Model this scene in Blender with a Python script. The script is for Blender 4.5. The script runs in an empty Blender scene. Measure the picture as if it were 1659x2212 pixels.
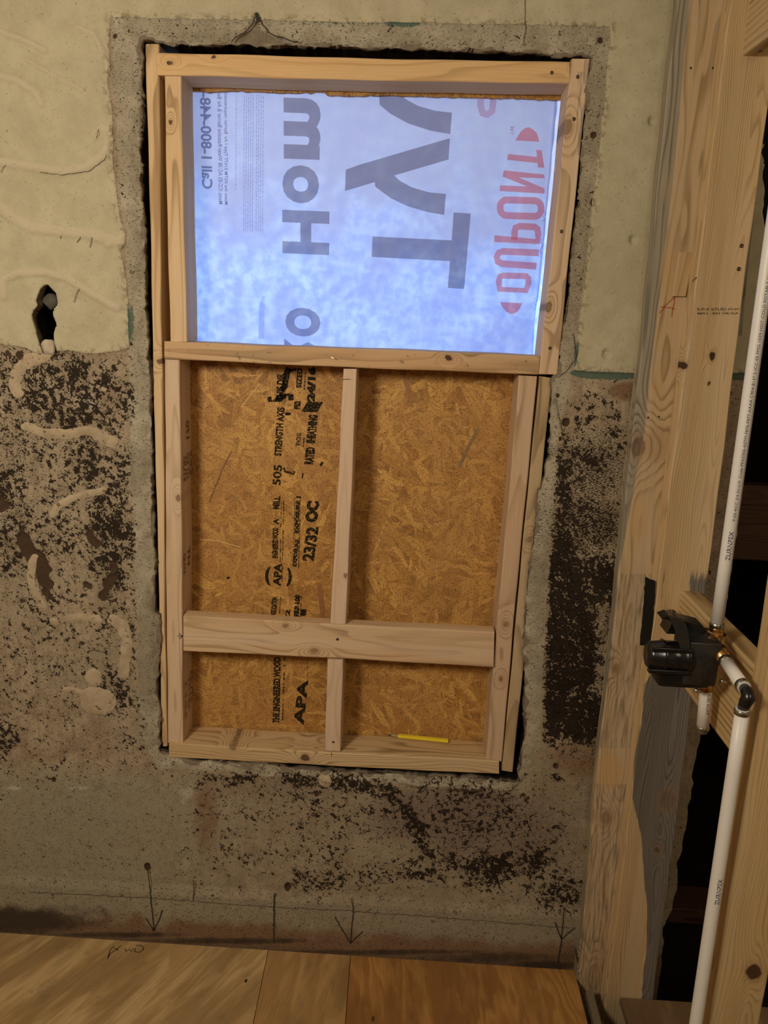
import bpy, math, random
import numpy as np
from mathutils import Vector

random.seed(7)
rng = np.random.default_rng(11)
S = bpy.context.scene
COL = S.collection

# ------------------------------------------------------------------ camera
PITCH, YAW, ROLL, F = 0.246965, -0.0280212, 0.0429378, 1670.9
DIST, EYE = 1.70, 1.63
def _rot():
    cy, sy = math.cos(YAW), math.sin(YAW); Y = np.array([[cy, -sy, 0], [sy, cy, 0], [0, 0, 1]])
    cp, sp = math.cos(PITCH), math.sin(PITCH); B = np.array([[1, 0, 0], [0, -sp, -cp], [0, cp, -sp]])
    cr, sr = math.cos(ROLL), math.sin(ROLL); Z = np.array([[cr, -sr, 0], [sr, cr, 0], [0, 0, 1]])
    return Z @ B @ Y
RM = _rot()
from mathutils import Matrix
cam = bpy.data.cameras.new('camera'); cam.sensor_fit = 'VERTICAL'; cam.sensor_height = 24.0
cam.lens = 24.0 * F / 2212.0; cam.clip_start = 0.02
camo = bpy.data.objects.new('camera', cam); COL.objects.link(camo)
_m = Matrix([[RM[0][i], -RM[1][i], -RM[2][i]] for i in range(3)]).to_4x4()
_m.translation = Vector((0, -DIST, EYE)); camo.matrix_world = _m
S.camera = camo

# ------------------------------------------------------------------ world and lamps
S.view_settings.view_transform = 'Standard'; S.view_settings.look = 'None'
S.view_settings.gamma = 1.0; S.view_settings.use_curve_mapping = False
S.view_settings.exposure = 0.18
W = bpy.data.worlds.new('sky'); S.world = W; W.use_nodes = True
bg = W.node_tree.nodes['Background']; bg.inputs[0].default_value = (0.56, 0.74, 1.0, 1); bg.inputs[1].default_value = 3.2

def area(name, loc, target, size, power, col):
    l = bpy.data.lights.new(name, 'AREA'); l.shape = 'DISK'; l.size = size; l.energy = power; l.color = col
    o = bpy.data.objects.new(name, l); COL.objects.link(o); o.location = loc
    o.rotation_euler = (Vector(target) - Vector(loc)).to_track_quat('-Z', 'Y').to_euler()
    return o
area('work_lamp', (-1.00, -1.75, 2.00), (-0.35, 0, 1.35), 0.40, 20.5, (1.0, 0.89, 0.72))
area('fill_lamp', (1.00, -2.35, 2.38), (-0.1, -0.2, 1.0), 0.60, 11.0, (1.0, 0.84, 0.62))  # added unseen fill, brightens the faces turned to the right

# ------------------------------------------------------------------ photo points onto planes of the place
def ray(px, py):
    return RM.T @ np.array([(px - 829.5) / F, (py - 1106) / F, 1.0])
def P(px, py, y=0.0):                     # on the vertical plane Y = y
    d = ray(px, py); t = (DIST + y) / d[1]
    return np.array([t * d[0], y, EYE + t * d[2]])
def X(px, py, x):                         # on the vertical plane X = x
    d = ray(px, py); t = x / d[0]
    return np.array([x, -DIST + t * d[1], EYE + t * d[2]])
def G(px, py, z=0.0):                     # on the level plane Z = z
    d = ray(px, py); t = (z - EYE) / d[2]
    return np.array([t * d[0], -DIST + t * d[1], z])
def to_px(v):
    q = (np.asarray(v) - np.array([0, -DIST, EYE])) @ RM.T
    return F * q[..., 0] / q[..., 2] + 829.5, F * q[..., 1] / q[..., 2] + 1106

# ------------------------------------------------------------------ node helper
class NT:
    def __init__(s, name):
        s.m = bpy.data.materials.new(name); s.m.use_nodes = True
        s.t = s.m.node_tree; s.t.nodes.clear()
        s.out = s.t.nodes.new('ShaderNodeOutputMaterial')
    def n(s, kind, **kw):
        nd = s.t.nodes.new(kind)
        for k, v in kw.items(): setattr(nd, k, v)
        return nd
    def put(s, sock, v):
        if isinstance(v, bpy.types.NodeSocket): s.t.links.new(v, sock)
        elif isinstance(v, (tuple, list)) and sock.type == 'RGBA' and len(v) == 3: sock.default_value = (*v, 1)
        else: sock.default_value = v
    def math(s, op, a, b=None, c=None, clamp=False):
        nd = s.n('ShaderNodeMath', operation=op); nd.use_clamp = clamp
        for i, v in enumerate((a, b, c)):
            if v is not None: s.put(nd.inputs[i], v)
        return nd.outputs[0]
    def mix(s, f, a, b, mode='MIX'):
        nd = s.n('ShaderNodeMix', data_type='RGBA', blend_type=mode)
        s.put(nd.inputs[0], f); s.put(nd.inputs[6], a); s.put(nd.inputs[7], b)
        return nd.outputs[2]
    def step(s, v, a, b, lo=0.0, hi=1.0, smooth=True):
        nd = s.n('ShaderNodeMapRange'); nd.interpolation_type = 'SMOOTHSTEP' if smooth else 'LINEAR'
        s.put(nd.inputs[0], v); s.put(nd.inputs[1], a); s.put(nd.inputs[2], b); s.put(nd.inputs[3], lo); s.put(nd.inputs[4], hi)
        return nd.outputs[0]
    def attr(s, name, vec=False):
        nd = s.n('ShaderNodeAttribute'); nd.attribute_name = name
        return nd.outputs['Vector'] if vec else nd.outputs['Fac']
    def obj(s): return s.n('ShaderNodeTexCoord').outputs['Object']
    def scale(s, v, sc, off=(0, 0, 0), rot=(0, 0, 0)):
        nd = s.n('ShaderNodeMapping'); s.put(nd.inputs[0], v)
        nd.inputs[1].default_value = off; nd.inputs[2].default_value = rot; nd.inputs[3].default_value = sc
        return nd.outputs[0]
    def noise(s, v, sc, det=2.0, rough=0.5, dist=0.0, color=False):
        nd = s.n('ShaderNodeTexNoise'); s.put(nd.inputs['Vector'], v); nd.inputs['Scale'].default_value = sc
        nd.inputs['Detail'].default_value = det; nd.inputs['Roughness'].default_value = rough; nd.inputs['Distortion'].default_value = dist
        return nd.outputs['Color' if color else 'Fac']
    def sep(s, v):
        nd = s.n('ShaderNodeSeparateXYZ'); s.put(nd.inputs[0], v); return nd.outputs
    def comb(s, x, y, z):
        nd = s.n('ShaderNodeCombineXYZ')
        for i, v in enumerate((x, y, z)): s.put(nd.inputs[i], v)
        return nd.outputs[0]
    def vadd(s, a, b):
        nd = s.n('ShaderNodeVectorMath', operation='ADD'); s.put(nd.inputs[0], a); s.put(nd.inputs[1], b); return nd.outputs[0]
    def bump(s, h, strength=0.3, dist=0.002):
        nd = s.n('ShaderNodeBump'); nd.inputs['Strength'].default_value = strength; nd.inputs['Distance'].default_value = dist
        s.put(nd.inputs['Height'], h); return nd.outputs[0]
    def bsdf(s, col, rough=0.7, metal=0.0, normal=None, spec=0.3, **kw):
        nd = s.n('ShaderNodeBsdfPrincipled'); s.put(nd.inputs['Base Color'], col); s.put(nd.inputs['Roughness'], rough)
        nd.inputs['Metallic'].default_value = metal; nd.inputs['Specular IOR Level'].default_value = spec
        if normal is not None: s.put(nd.inputs['Normal'], normal)
        for k, v in kw.items(): s.put(nd.inputs[k], v)
        s.t.links.new(nd.outputs[0], s.out.inputs[0]); return nd
    def gauss(s, x, y, cx, cy, rx, ry):
        a = s.math('MULTIPLY', s.math('SUBTRACT', x, cx), 1 / rx); b = s.math('MULTIPLY', s.math('SUBTRACT', y, cy), 1 / ry)
        q = s.math('ADD', s.math('MULTIPLY', a, a), s.math('MULTIPLY', b, b))
        return s.math('POWER', 2.71828, s.math('MULTIPLY', q, -1.0)), q

# ------------------------------------------------------------------ materials
def wood(name, light=(0.62, 0.42, 0.23), dark=(0.42, 0.25, 0.11), seed=0, knots=(), ring=0.0062, centre=(0.02, 0.08), contrast=0.75, streak=0.5, warp=0.012, patches=(), grey=(0.25, 0.22, 0.18), dirt=0.0):
    """growth rings about a pith line beside the board; coordinates are along / across / depth in metres"""
    m = NT(name); v = m.attr('bco', True)
    u, a, w = m.sep(v)
    kk = None; core = None; halo = None
    lo = m.scale(v, (0.9, 7.0, 7.0), (seed * 1.7, seed * 0.9, seed * 2.3))
    wv = m.noise(lo, 1.6, 2.0, 0.5, color=True); wx, wy, wz = m.sep(wv)
    da = m.math('ADD', m.math('SUBTRACT', a, centre[0]), m.math('MULTIPLY', m.math('SUBTRACT', wx, 0.5), warp * 4))
    dw = m.math('ADD', m.math('SUBTRACT', w, centre[1]), m.math('MULTIPLY', m.math('SUBTRACT', wy, 0.5), warp * 5))
    r = m.math('SQRT', m.math('ADD', m.math('MULTIPLY', da, da), m.math('MULTIPLY', dw, dw)))
    core = 0.0; halo = 0.0
    wob = m.noise(m.scale(v, (1, 1, 1)), 60.0, 2.0, 0.5)
    wob = m.math('MULTIPLY', m.math('SUBTRACT', wob, 0.5), 0.012)
    for (ku, kv, kr, kd) in knots:           # bends the rings round a knot
        g, q = m.gauss(u, a, ku, kv, kr * 4.2, kr * 2.1)
        r = m.math('ADD', r, m.math('MULTIPLY', g, ring * 4.0))
        d = m.math('SQRT', m.gauss(m.math('ADD', u, wob), m.math('ADD', a, wob), ku, kv, kr * 1.25, kr)[1])
        c = m.step(d, 0.8, 1.15, kd, 0.0); core = m.math('MAXIMUM', core, c)
        h = m.step(d, 1.0, 2.2, 0.30, 0.0); halo = m.math('MAXIMUM', halo, h)
    ph = m.math('FRACT', m.math('DIVIDE', r, ring))
    late = m.math('MULTIPLY', m.step(ph, 0.45, 0.90), m.step(ph, 0.92, 1.0, 1.0, 0.0))
    amt = m.noise(m.scale(v, (1.2, 22, 22), (seed, 0, 0)), 2.0, 1.0)
    late = m.math('MULTIPLY', late, m.step(amt, 0.3, 0.6, 0.35, 1.0))
    fib = m.noise(m.scale(v, (3.0, 260, 260), (seed, 1, 2)), 3.0, 3.0, 0.6)
    big = m.noise(m.scale(v, (1.2, 9, 9), (seed * 2.1, 3, 1)), 2.5, 3.0, 0.6)
    dark = tuple(c * 0.72 for c in dark); col = m.mix(m.math('MULTIPLY', late, min(1.0, contrast * 1.25)), light, dark)
    col = m.mix(m.step(fib, 0.3, 0.75, 0.0, streak * 0.6), col, tuple(c * 0.62 for c in dark))
    col = m.mix(m.step(big, 0.42, 0.72, 0.0, 0.35), col, tuple(c * k for c, k in zip(light, (0.88, 0.72, 0.55))))
    sap = m.step(m.noise(m.scale(v, (0.7, 14, 14), (seed * 3.3, 5, 1)), 1.6, 1.0), 0.52, 0.62, 0.0, 0.3)
    col = m.mix(sap, col, (light[0] * 1.02, light[1] * 1.12, light[2] * 1.4))
    # weathering given by the board's own map
    gr = m.attr('grey')
    gn = m.noise(m.scale(v, (4, 60, 60), (seed, 7, 0)), 3.0, 4.0, 0.65)
    gm = m.step(m.math('ADD', gr, m.math('MULTIPLY', m.math('SUBTRACT', gn, 0.5), 0.9)), 0.35, 0.65)
    gcol = m.mix(m.math('MULTIPLY', late, 0.95), grey, tuple(c * 0.35 for c in grey))
    gcol = m.mix(m.step(fib, 0.35, 0.7, 0.0, 0.7), gcol, tuple(c * 0.5 for c in grey))
    col = m.mix(m.math('MULTIPLY', gm, 0.92), col, gcol)
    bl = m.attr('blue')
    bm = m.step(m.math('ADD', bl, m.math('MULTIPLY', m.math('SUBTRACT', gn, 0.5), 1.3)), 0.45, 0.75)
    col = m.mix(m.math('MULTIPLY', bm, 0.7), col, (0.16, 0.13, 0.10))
    ye = m.attr('amber')
    col = m.mix(m.math('MULTIPLY', m.step(m.math('ADD', ye, m.math('MULTIPLY', m.math('SUBTRACT', gn, 0.5), 0.9)), 0.25, 0.9), 0.6), col, (0.60, 0.36, 0.13))
    if knots:
        col = m.mix(halo, col, (0.30, 0.15, 0.06)); col = m.mix(core, col, (0.055, 0.025, 0.012))
    if dirt:
        dn = m.noise(m.obj(), 55.0, 6.0, 0.7)
        col = m.mix(m.step(dn, 0.60, 0.70, 0.0, dirt), col, (0.06, 0.045, 0.03))
    fl = m.noise(m.obj(), 420.0, 1.0)
    col = m.mix(m.step(fl, 0.74, 0.80, 0.0, 0.5), col, (0.16, 0.09, 0.05))
    h = m.math('ADD', m.math('MULTIPLY', late, 0.5), m.math('MULTIPLY', fib, 0.6))
    m.bsdf(col, 0.62, normal=m.bump(h, 0.45, 0.0008), spec=0.25)
    return m.m

def simple(name, col, rough=0.5, metal=0.0, bump=0.0, bscale=80.0, spec=0.4, var=0.0):
    m = NT(name); o = m.obj(); n = m.noise(o, bscale, 4.0, 0.6)
    c = m.mix(m.step(n, 0.35, 0.7, 0.0, var), col, tuple(x * 0.45 for x in col))
    m.bsdf(c, rough, metal, m.bump(n, bump, 0.002) if bump else None, spec); return m.m

def ink(name, col=(0.012, 0.012, 0.010), hole=0.5, sc=300.0):
    m = NT(name); o = m.obj(); n = m.noise(o, sc, 3.0, 0.7)
    d = m.n('ShaderNodeBsdfDiffuse'); d.inputs[0].default_value = (*col, 1)
    t = m.n('ShaderNodeBsdfTransparent'); mx = m.n('ShaderNodeMixShader')
    m.put(mx.inputs[0], m.step(n, hole - 0.04, hole + 0.04, 1.0, 0.0)); m.t.links.new(d.outputs[0], mx.inputs[1])
    # factor 1 keeps bare board, factor 0 keeps ink
    m.put(mx.inputs[0], m.step(n, hole - 0.03, hole + 0.03, 0.0, 0.92))
    m.t.links.new(t.outputs[0], mx.inputs[2]); m.t.links.new(mx.outputs[0], m.out.inputs[0]); return m.m

def film(name, col, body=0.12, bcol=(0.25, 0.25, 0.3)):           # print on the wrap: tints the light that comes through
    m = NT(name); t = m.n('ShaderNodeBsdfTransparent'); t.inputs[0].default_value = (*col, 1)
    d = m.n('ShaderNodeBsdfDiffuse'); d.inputs[0].default_value = (*bcol, 1)
    mx = m.n('ShaderNodeMixShader'); mx.inputs[0].default_value = body
    m.t.links.new(t.outputs[0], mx.inputs[1]); m.t.links.new(d.outputs[0], mx.inputs[2]); m.t.links.new(mx.outputs[0], m.out.inputs[0]); return m.m

def wrap_mat(name, gain=1.0):
    m = NT(name); o = m.obj()
    b = m.noise(o, 9.0, 3.0, 0.55); c = m.noise(m.scale(o, (1, 1, 1.0)), 38.0, 4.0, 0.6)
    x, y, z = m.sep(o)
    wv = m.math('ADD', m.math('SINE', m.math('MULTIPLY', x, 2300.0)), m.math('SINE', m.math('MULTIPLY', z, 1900.0)))
    wn = m.noise(o, 700.0, 1.0)
    col = m.mix(m.step(c, 0.35, 0.66), (0.54, 0.65, 0.90), (0.74, 0.82, 0.96))
    col = m.mix(m.step(b, 0.42, 0.62, 0.0, 0.38), col, (0.44, 0.50, 0.80))
    # wrap colour turns greyer towards the head of the opening
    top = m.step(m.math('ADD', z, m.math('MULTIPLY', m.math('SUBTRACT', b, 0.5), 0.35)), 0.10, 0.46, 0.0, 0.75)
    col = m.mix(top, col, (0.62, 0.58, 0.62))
    dk = m.math('MULTIPLY', m.math('ADD', m.math('MULTIPLY', wv, 0.03), m.math('MULTIPLY', m.math('SUBTRACT', wn, 0.5), 0.22)), 1.0)
    col = m.mix(m.math('ADD', 0.14, dk), col, (0.30, 0.34, 0.55))
    tr = m.n('ShaderNodeBsdfTranslucent'); m.put(tr.inputs[0], m.mix(1.0, col, (gain, gain, gain), 'MULTIPLY'))
    df = m.n('ShaderNodeBsdfDiffuse'); df.inputs[0].default_value = (0.7, 0.7, 0.72, 1)
    mx = m.n('ShaderNodeMixShader'); mx.inputs[0].default_value = 0.25
    m.t.links.new(tr.outputs[0], mx.inputs[1]); m.t.links.new(df.outputs[0], mx.inputs[2]); m.t.links.new(mx.outputs[0], m.out.inputs[0])
    return m.m

def osb_mat():
    m = NT('oriented_strand_board'); o = m.obj()
    x, y, z = m.sep(o); p = m.comb(x, z, 0.0)
    p = m.vadd(p, m.scale(m.noise(p, 7.0, 2.0, color=True), (0.05, 0.05, 0)))
    best = None
    for i, (ang, fx, fy) in enumerate(((-0.62, 70, 13), (-0.12, 85, 16), (0.30, 62, 12), (0.85, 80, 20), (1.5, 95, 22), (-1.1, 75, 18))):
        q = m.scale(m.scale(p, (1, 1, 1), (0, 0, 0), (0, 0, ang)), (fx, fy, 1), (i * 3.7, i * 1.9, 0))
        vo = m.n('ShaderNodeTexVoronoi'); vo.voronoi_dimensions = '2D'; vo.inputs['Scale'].default_value = 1.0; m.put(vo.inputs['Vector'], q)
        cr, cg, cb = m.sep(vo.outputs['Color'])
        st_ = m.noise(m.scale(q, (9.0, 0.6, 1)), 1.0, 3.0, 0.65)
        pri = m.math('SUBTRACT', cr, m.math('MULTIPLY', vo.outputs['Distance'], 0.55))
        c_ = m.comb(cg, st_, 0.0)
        if best is None: best = (pri, c_)
        else:
            pk = m.step(m.math('SUBTRACT', pri, best[0]), -0.01, 0.01)
            best = (m.math('MAXIMUM', best[0], pri), m.mix(pk, best[1], c_))
    tone, st, _z = m.sep(best[1]); low = m.step(best[0], 0.35, 0.62, 1.0, 0.0)
    col = m.mix(m.step(tone, 0.1, 0.9, smooth=False), (0.42, 0.20, 0.044), (0.64, 0.36, 0.095))
    col = m.mix(m.step(tone, 0.90, 0.93, 0.0, 0.6), col, (0.30, 0.12, 0.03))
    col = m.mix(m.step(st, 0.50, 0.68, 0.0, 0.75), col, (0.20, 0.085, 0.020))
    col = m.mix(m.step(st, 0.42, 0.30, 0.0, 0.6), col, (0.74, 0.46, 0.17))
    col = m.mix(m.math('MULTIPLY', low, 0.6), col, (0.21, 0.09, 0.022))
    fz = m.noise(m.scale(p, (60, 60, 1)), 3.2, 5.0, 0.75)
    col = m.mix(m.step(fz, 0.56, 0.64, 0.0, 0.5), col, (0.24, 0.10, 0.025))
    big = m.noise(p, 5.0, 2.0)
    col = m.mix(m.step(big, 0.4, 0.62, 0.0, 0.45), col, (0.40, 0.20, 0.06))
    # dark bark flecks, slivers at all angles
    for sc, sd, st_, th in ((95, 1.3, (2.6, 1, 1), 0.085), (70, 5.2, (1, 2.4, 1), 0.075), (160, 9.4, (1.0, 1.6, 1), 0.12)):
        vf = m.n('ShaderNodeTexVoronoi'); vf.voronoi_dimensions = '2D'; vf.inputs['Scale'].default_value = sc
        m.put(vf.inputs['Vector'], m.scale(p, st_, (sd, sd, 0), (0, 0, sd)))
        r_, g_, b_ = m.sep(vf.outputs['Color'])
        k = m.math('MULTIPLY', m.step(vf.outputs['Distance'], th, th * 2.0, 1.0, 0.0), m.step(r_, 0.62, 0.66))
        col = m.mix(m.math('MULTIPLY', k, 0.85), col, (0.045, 0.020, 0.010))
    m.bsdf(col, 0.55, normal=m.bump(m.math('ADD', st, tone), 0.5, 0.0008), spec=0.35)
    return m.m

def ply_mat(name, light, dark, seed, skew=0.35, flame=1.0):
    m = NT(name); o = m.obj(); x, y, z = m.sep(o)
    xs = m.math('ADD', x, m.math('MULTIPLY', y, -skew)); p = m.comb(xs, y, 0.0)
    w1 = m.noise(m.scale(p, (7, 1.6, 1), (seed, seed, 0)), 1.0, 3.0, 0.55)
    band = m.math('FRACT', m.math('ADD', m.math('MULTIPLY', xs, 9.0), m.math('MULTIPLY', w1, 9.0 * flame)))
    band = m.math('MULTIPLY', m.step(band, 0.1, 0.75), m.step(band, 0.8, 1.0, 1.0, 0.0))
    fib = m.noise(m.scale(p, (260, 9, 1), (seed, 0, 0)), 1.0, 4.0, 0.65)
    bl = m.noise(m.scale(p, (9, 3, 1), (seed * 3, 0, 0)), 1.0, 4.0, 0.6)
    col = m.mix(m.math('MULTIPLY', band, 0.8), light, dark)
    col = m.mix(m.step(bl, 0.42, 0.62, 0.0, 0.75), col, tuple(c * 0.66 for c in dark))
    col = m.mix(m.step(fib, 0.45, 0.75, 0.0, 0.6), col, tuple(c * 0.6 for c in dark))
    for cx, cy, rr in ((seed * 0.031 % 0.3 - 0.15, -0.20, 0.004),):
        g, q = m.gauss(x, y, cx, cy, rr, rr * 2)
        col = m.mix(m.step(q, 0.8, 1.3, 0.9, 0.0), col, (0.08, 0.035, 0.015))
    gr = m.noise(o, 14.0, 5.0, 0.7); col = m.mix(m.step(gr, 0.55, 0.72, 0.0, 0.35), col, (0.15, 0.10, 0.06))
    m.bsdf(col, 0.6, normal=m.bump(fib, 0.3, 0.0006), spec=0.25); return m.m

def wall_mat():
    m = NT('old_plaster'); oz = m.obj(); A = m.attr
    o = m.scale(oz, (1, 1, 1), (0, 0, 0), (0.5, 0.7, 0.35))
    n_big = m.noise(o, 3.5, 4.0, 0.6); n_mid = m.noise(o, 22.0, 5.0, 0.65); n_fin = m.noise(o, 150.0, 4.0, 0.7); n_grain = m.noise(o, 520.0, 2.0, 0.6)
    jit = m.math('MULTIPLY', m.math('SUBTRACT', n_mid, 0.5), 0.016)
    jit2 = m.math('ADD', m.math('MULTIPLY', m.math('SUBTRACT', n_fin, 0.5), 0.003), m.math('MULTIPLY', jit, 0.22))
    # bare plaster
    col = m.mix(m.step(n_mid, 0.32, 0.68), (0.28, 0.205, 0.130), (0.42, 0.33, 0.22))
    col = m.mix(m.step(n_big, 0.38, 0.62, 0.0, 0.6), col, (0.33, 0.27, 0.18))
    strk = m.noise(m.scale(oz, (55, 55, 5)), 1.0, 4.0, 0.7)
    col = m.mix(m.step(strk, 0.45, 0.7, 0.0, 0.4), col, (0.20, 0.155, 0.10))
    # lower dado: greyer, damp brown
    col = m.mix(m.math('MULTIPLY', A('grey'), m.step(n_mid, 0.3, 0.6, 0.6, 1.0)), col, (0.30, 0.265, 0.185))
    col = m.mix(m.step(m.noise(o, 60.0, 5.0, 0.75), 0.50, 0.66, 0.0, 0.45), col, (0.17, 0.135, 0.09))
    br = m.step(m.math('ADD', A('brown'), m.math('MULTIPLY', m.math('SUBTRACT', n_mid, 0.5), 1.1)), 0.3, 0.85)
    col = m.mix(m.math('MULTIPLY', br, 0.85), col, (0.195, 0.105, 0.055))
    pu = m.step(m.math('ADD', A('purple'), m.math('MULTIPLY', m.math('SUBTRACT', n_fin, 0.5), 1.0)), 0.2, 0.9)
    col = m.mix(m.math('MULTIPLY', pu, 0.8), col, (0.19, 0.135, 0.105))
    # render band round the opening
    bd = m.step(m.math('ADD', A('band'), jit2), -0.0015, 0.0015)
    bcol = m.mix(m.step(n_mid, 0.3, 0.7), (0.30, 0.255, 0.175), (0.43, 0.375, 0.275))
    bcol = m.mix(m.step(n_big, 0.45, 0.6, 0.0, 0.6), bcol, (0.22, 0.18, 0.12))
    bcol = m.mix(m.step(n_fin, 0.56, 0.68, 0.0, 0.7), bcol, (0.13, 0.10, 0.07))
    col = m.mix(bd, col, bcol)
    wh = m.step(m.math('ADD', A('chalk'), m.math('MULTIPLY', m.math('SUBTRACT', n_mid, 0.5), 1.4)), 0.4, 0.9)
    col = m.mix(m.math('MULTIPLY', wh, 0.6), col, (0.52, 0.48, 0.40))
    # mould, speckled
    a1 = m.noise(o, 260.0, 3.0, 0.62); a2 = m.noise(m.scale(o, (1, 1, 0.75)), 95.0, 3.0, 0.6); a3 = m.noise(o, 30.0, 2.0)
    val = m.math('ADD', m.math('ADD', m.math('MULTIPLY', a1, 0.36), m.math('MULTIPLY', a2, 0.50)), m.math('MULTIPLY', a3, 0.14))
    mo = m.step(m.math('ADD', val, m.math('MULTIPLY', A('mould'), 0.24)), 0.605, 0.632)
    sm = m.step(A('mould'), 0.2, 0.9, 0.0, 0.35)
    # streaked mould where the wall was wiped
    sx = m.noise(m.scale(oz, (30, 30, 90), (0, 0, 0), (0, 0.9, 0)), 6.0, 3.0, 0.6)
    mo2 = m.step(m.math('ADD', sx, m.math('MULTIPLY', A('smear'), 0.30)), 0.60, 0.64)
    col = m.mix(sm, col, (0.13, 0.085, 0.055))
    blk = m.mix(m.step(a2, 0.4, 0.6), (0.004, 0.003, 0.0025), (0.018, 0.011, 0.007))
    col = m.mix(m.math('MULTIPLY', m.math('MAXIMUM', mo, mo2), 0.96), col, blk)
    # chipped brown patches
    ch = m.step(m.math('ADD', A('chip'), m.math('MULTIPLY', jit, 0.8)), -0.001, 0.001)
    col = m.mix(ch, col, m.mix(n_fin, (0.035, 0.020, 0.012), (0.10, 0.06, 0.035)))
    # adhesive dabs
    ab = m.step(m.math('ADD', A('dab'), m.math('MULTIPLY', jit2, 0.5)), -0.0008, 0.0008)
    dcol = m.mix(m.step(n_mid, 0.4, 0.62), (0.46, 0.36, 0.235), (0.37, 0.28, 0.18))
    dcol = m.mix(m.step(a2, 0.60, 0.66, 0.0, 0.8), dcol, (0.10, 0.06, 0.035))
    col = m.mix(ab, col, dcol)
    # cream paint coat
    pj = m.math('ADD', A('paint'), jit2)
    pn = m.step(pj, -0.0012, 0.0012)
    pcol = m.mix(m.step(n_mid, 0.3, 0.7), (0.42, 0.368, 0.238), (0.50, 0.44, 0.295))
    pcol = m.mix(m.step(n_big, 0.4, 0.65, 0.0, 0.5), pcol, (0.39, 0.342, 0.220))
    pcol = m.mix(m.math('MULTIPLY', m.step(A('ridge'), 0.1, 0.8), 0.7), pcol, (0.53, 0.445, 0.31))  # ridges coloured lighter so their relief shows under frontal light
    pcol = m.mix(m.step(m.noise(o, 210.0, 2.0, 0.7), 0.665, 0.71, 0.0, 0.75), pcol, (0.17, 0.14, 0.085))
    edge = m.math('MULTIPLY', m.step(pj, 0.0, 0.02, 1.0, 0.0), m.step(a2, 0.5, 0.58, 0.0, 0.7))
    pcol = m.mix(edge, pcol, (0.22, 0.17, 0.10))
    col = m.mix(pn, col, pcol)
    # green undercoat showing at the paint's edge
    gg = m.math('MULTIPLY', A('green'), m.math('MULTIPLY', m.step(pj, -0.022, -0.006), m.step(pj, 0.001, 0.004, 1.0, 0.0)))
    gg = m.step(m.math('ADD', gg, m.math('MULTIPLY', m.math('SUBTRACT', n_fin, 0.5), 1.0)), 0.5, 0.7)
    col = m.mix(m.math('MULTIPLY', gg, 0.85), col, (0.060, 0.110, 0.085))
    # dark mould low at the left, darker lines along floor and stud
    so = m.step(m.math('ADD', A('dark_edge'), m.math('MULTIPLY', m.math('SUBTRACT', n_mid, 0.5), 1.0)), 0.25, 0.9)
    col = m.mix(m.math('MULTIPLY', so, 0.9), col, (0.045, 0.032, 0.022))
    ft = m.step(A('fracture'), 0.4, 0.6)       # broken faces of the opening and the hole
    col = m.mix(ft, col, m.mix(n_fin, (0.10, 0.075, 0.05), (0.30, 0.24, 0.17)))
    col = m.mix(m.step(A('deep'), 0.1, 0.6), col, (0.012, 0.009, 0.007))  # shade inside the gap painted near-black on the deeper layers
    h = m.math('ADD', m.math('ADD', m.math('MULTIPLY', n_fin, 0.5), m.math('MULTIPLY', n_mid, 0.8)), m.math('ADD', m.math('MULTIPLY', n_grain, 0.35), m.math('MULTIPLY', pn, 0.5)))
    h = m.math('SUBTRACT', h, m.math('MULTIPLY', mo, 0.15))
    m.bsdf(col, 0.9, normal=m.bump(h, 0.75, 0.0026), spec=0.12); return m.m

M_WALL = wall_mat(); M_OSB = osb_mat()
M_DARK = simple('dark_cavity', (0.016, 0.012, 0.010), 0.9, spec=0.05)  # near-black colour stands in for the darkness of cavity and void
M_SHELL = simple('room_plaster', (0.66, 0.60, 0.50), 0.9, spec=0.1)
M_CEIL = simple('ceiling_board', (0.55, 0.5, 0.42), 0.9, spec=0.1)
M_INK = ink('stamp_ink', hole=0.56, sc=380.0); M_INKF = ink('faint_stamp_ink', (0.05, 0.035, 0.03), 0.52, 500.0)
M_PEN = simple('black_marker', (0.02, 0.018, 0.016), 0.8)
M_PENCIL = simple('pencil_line', (0.045, 0.035, 0.025), 0.9)
M_CRACK_SHADE = simple('crack_and_ridge_shade', (0.15, 0.115, 0.075), 0.9)
M_RED = simple('red_crayon', (0.50, 0.10, 0.05), 0.8)
M_STEEL = simple('steel', (0.55, 0.55, 0.52), 0.3, 1.0, 0.1, 200, var=0.3)
M_RING = simple('crimp_steel', (0.42, 0.40, 0.34), 0.32, 1.0, 0.1, 200, var=0.4)
M_BRASS = simple('brass', (0.72, 0.42, 0.16), 0.28, 1.0, 0.05, 150, var=0.4)
M_PEX = simple('white_pipe_plastic', (0.78, 0.74, 0.68), 0.38, 0, 0.02, 60, var=0.04, spec=0.45)
M_BLK = simple('black_plastic', (0.008, 0.0075, 0.007), 0.25, 0, 0.15, 60, spec=0.5, var=0.3)
M_BLKD = simple('dusty_black_plastic', (0.026, 0.022, 0.017), 0.45, 0, 0.3, 70, spec=0.4, var=0.7)
M_SCREW = simple('dark_screw', (0.10, 0.07, 0.04), 0.45, 0.8)
M_FELT = simple('black_felt', (0.020, 0.018, 0.015), 0.95, spec=0.05)

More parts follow.
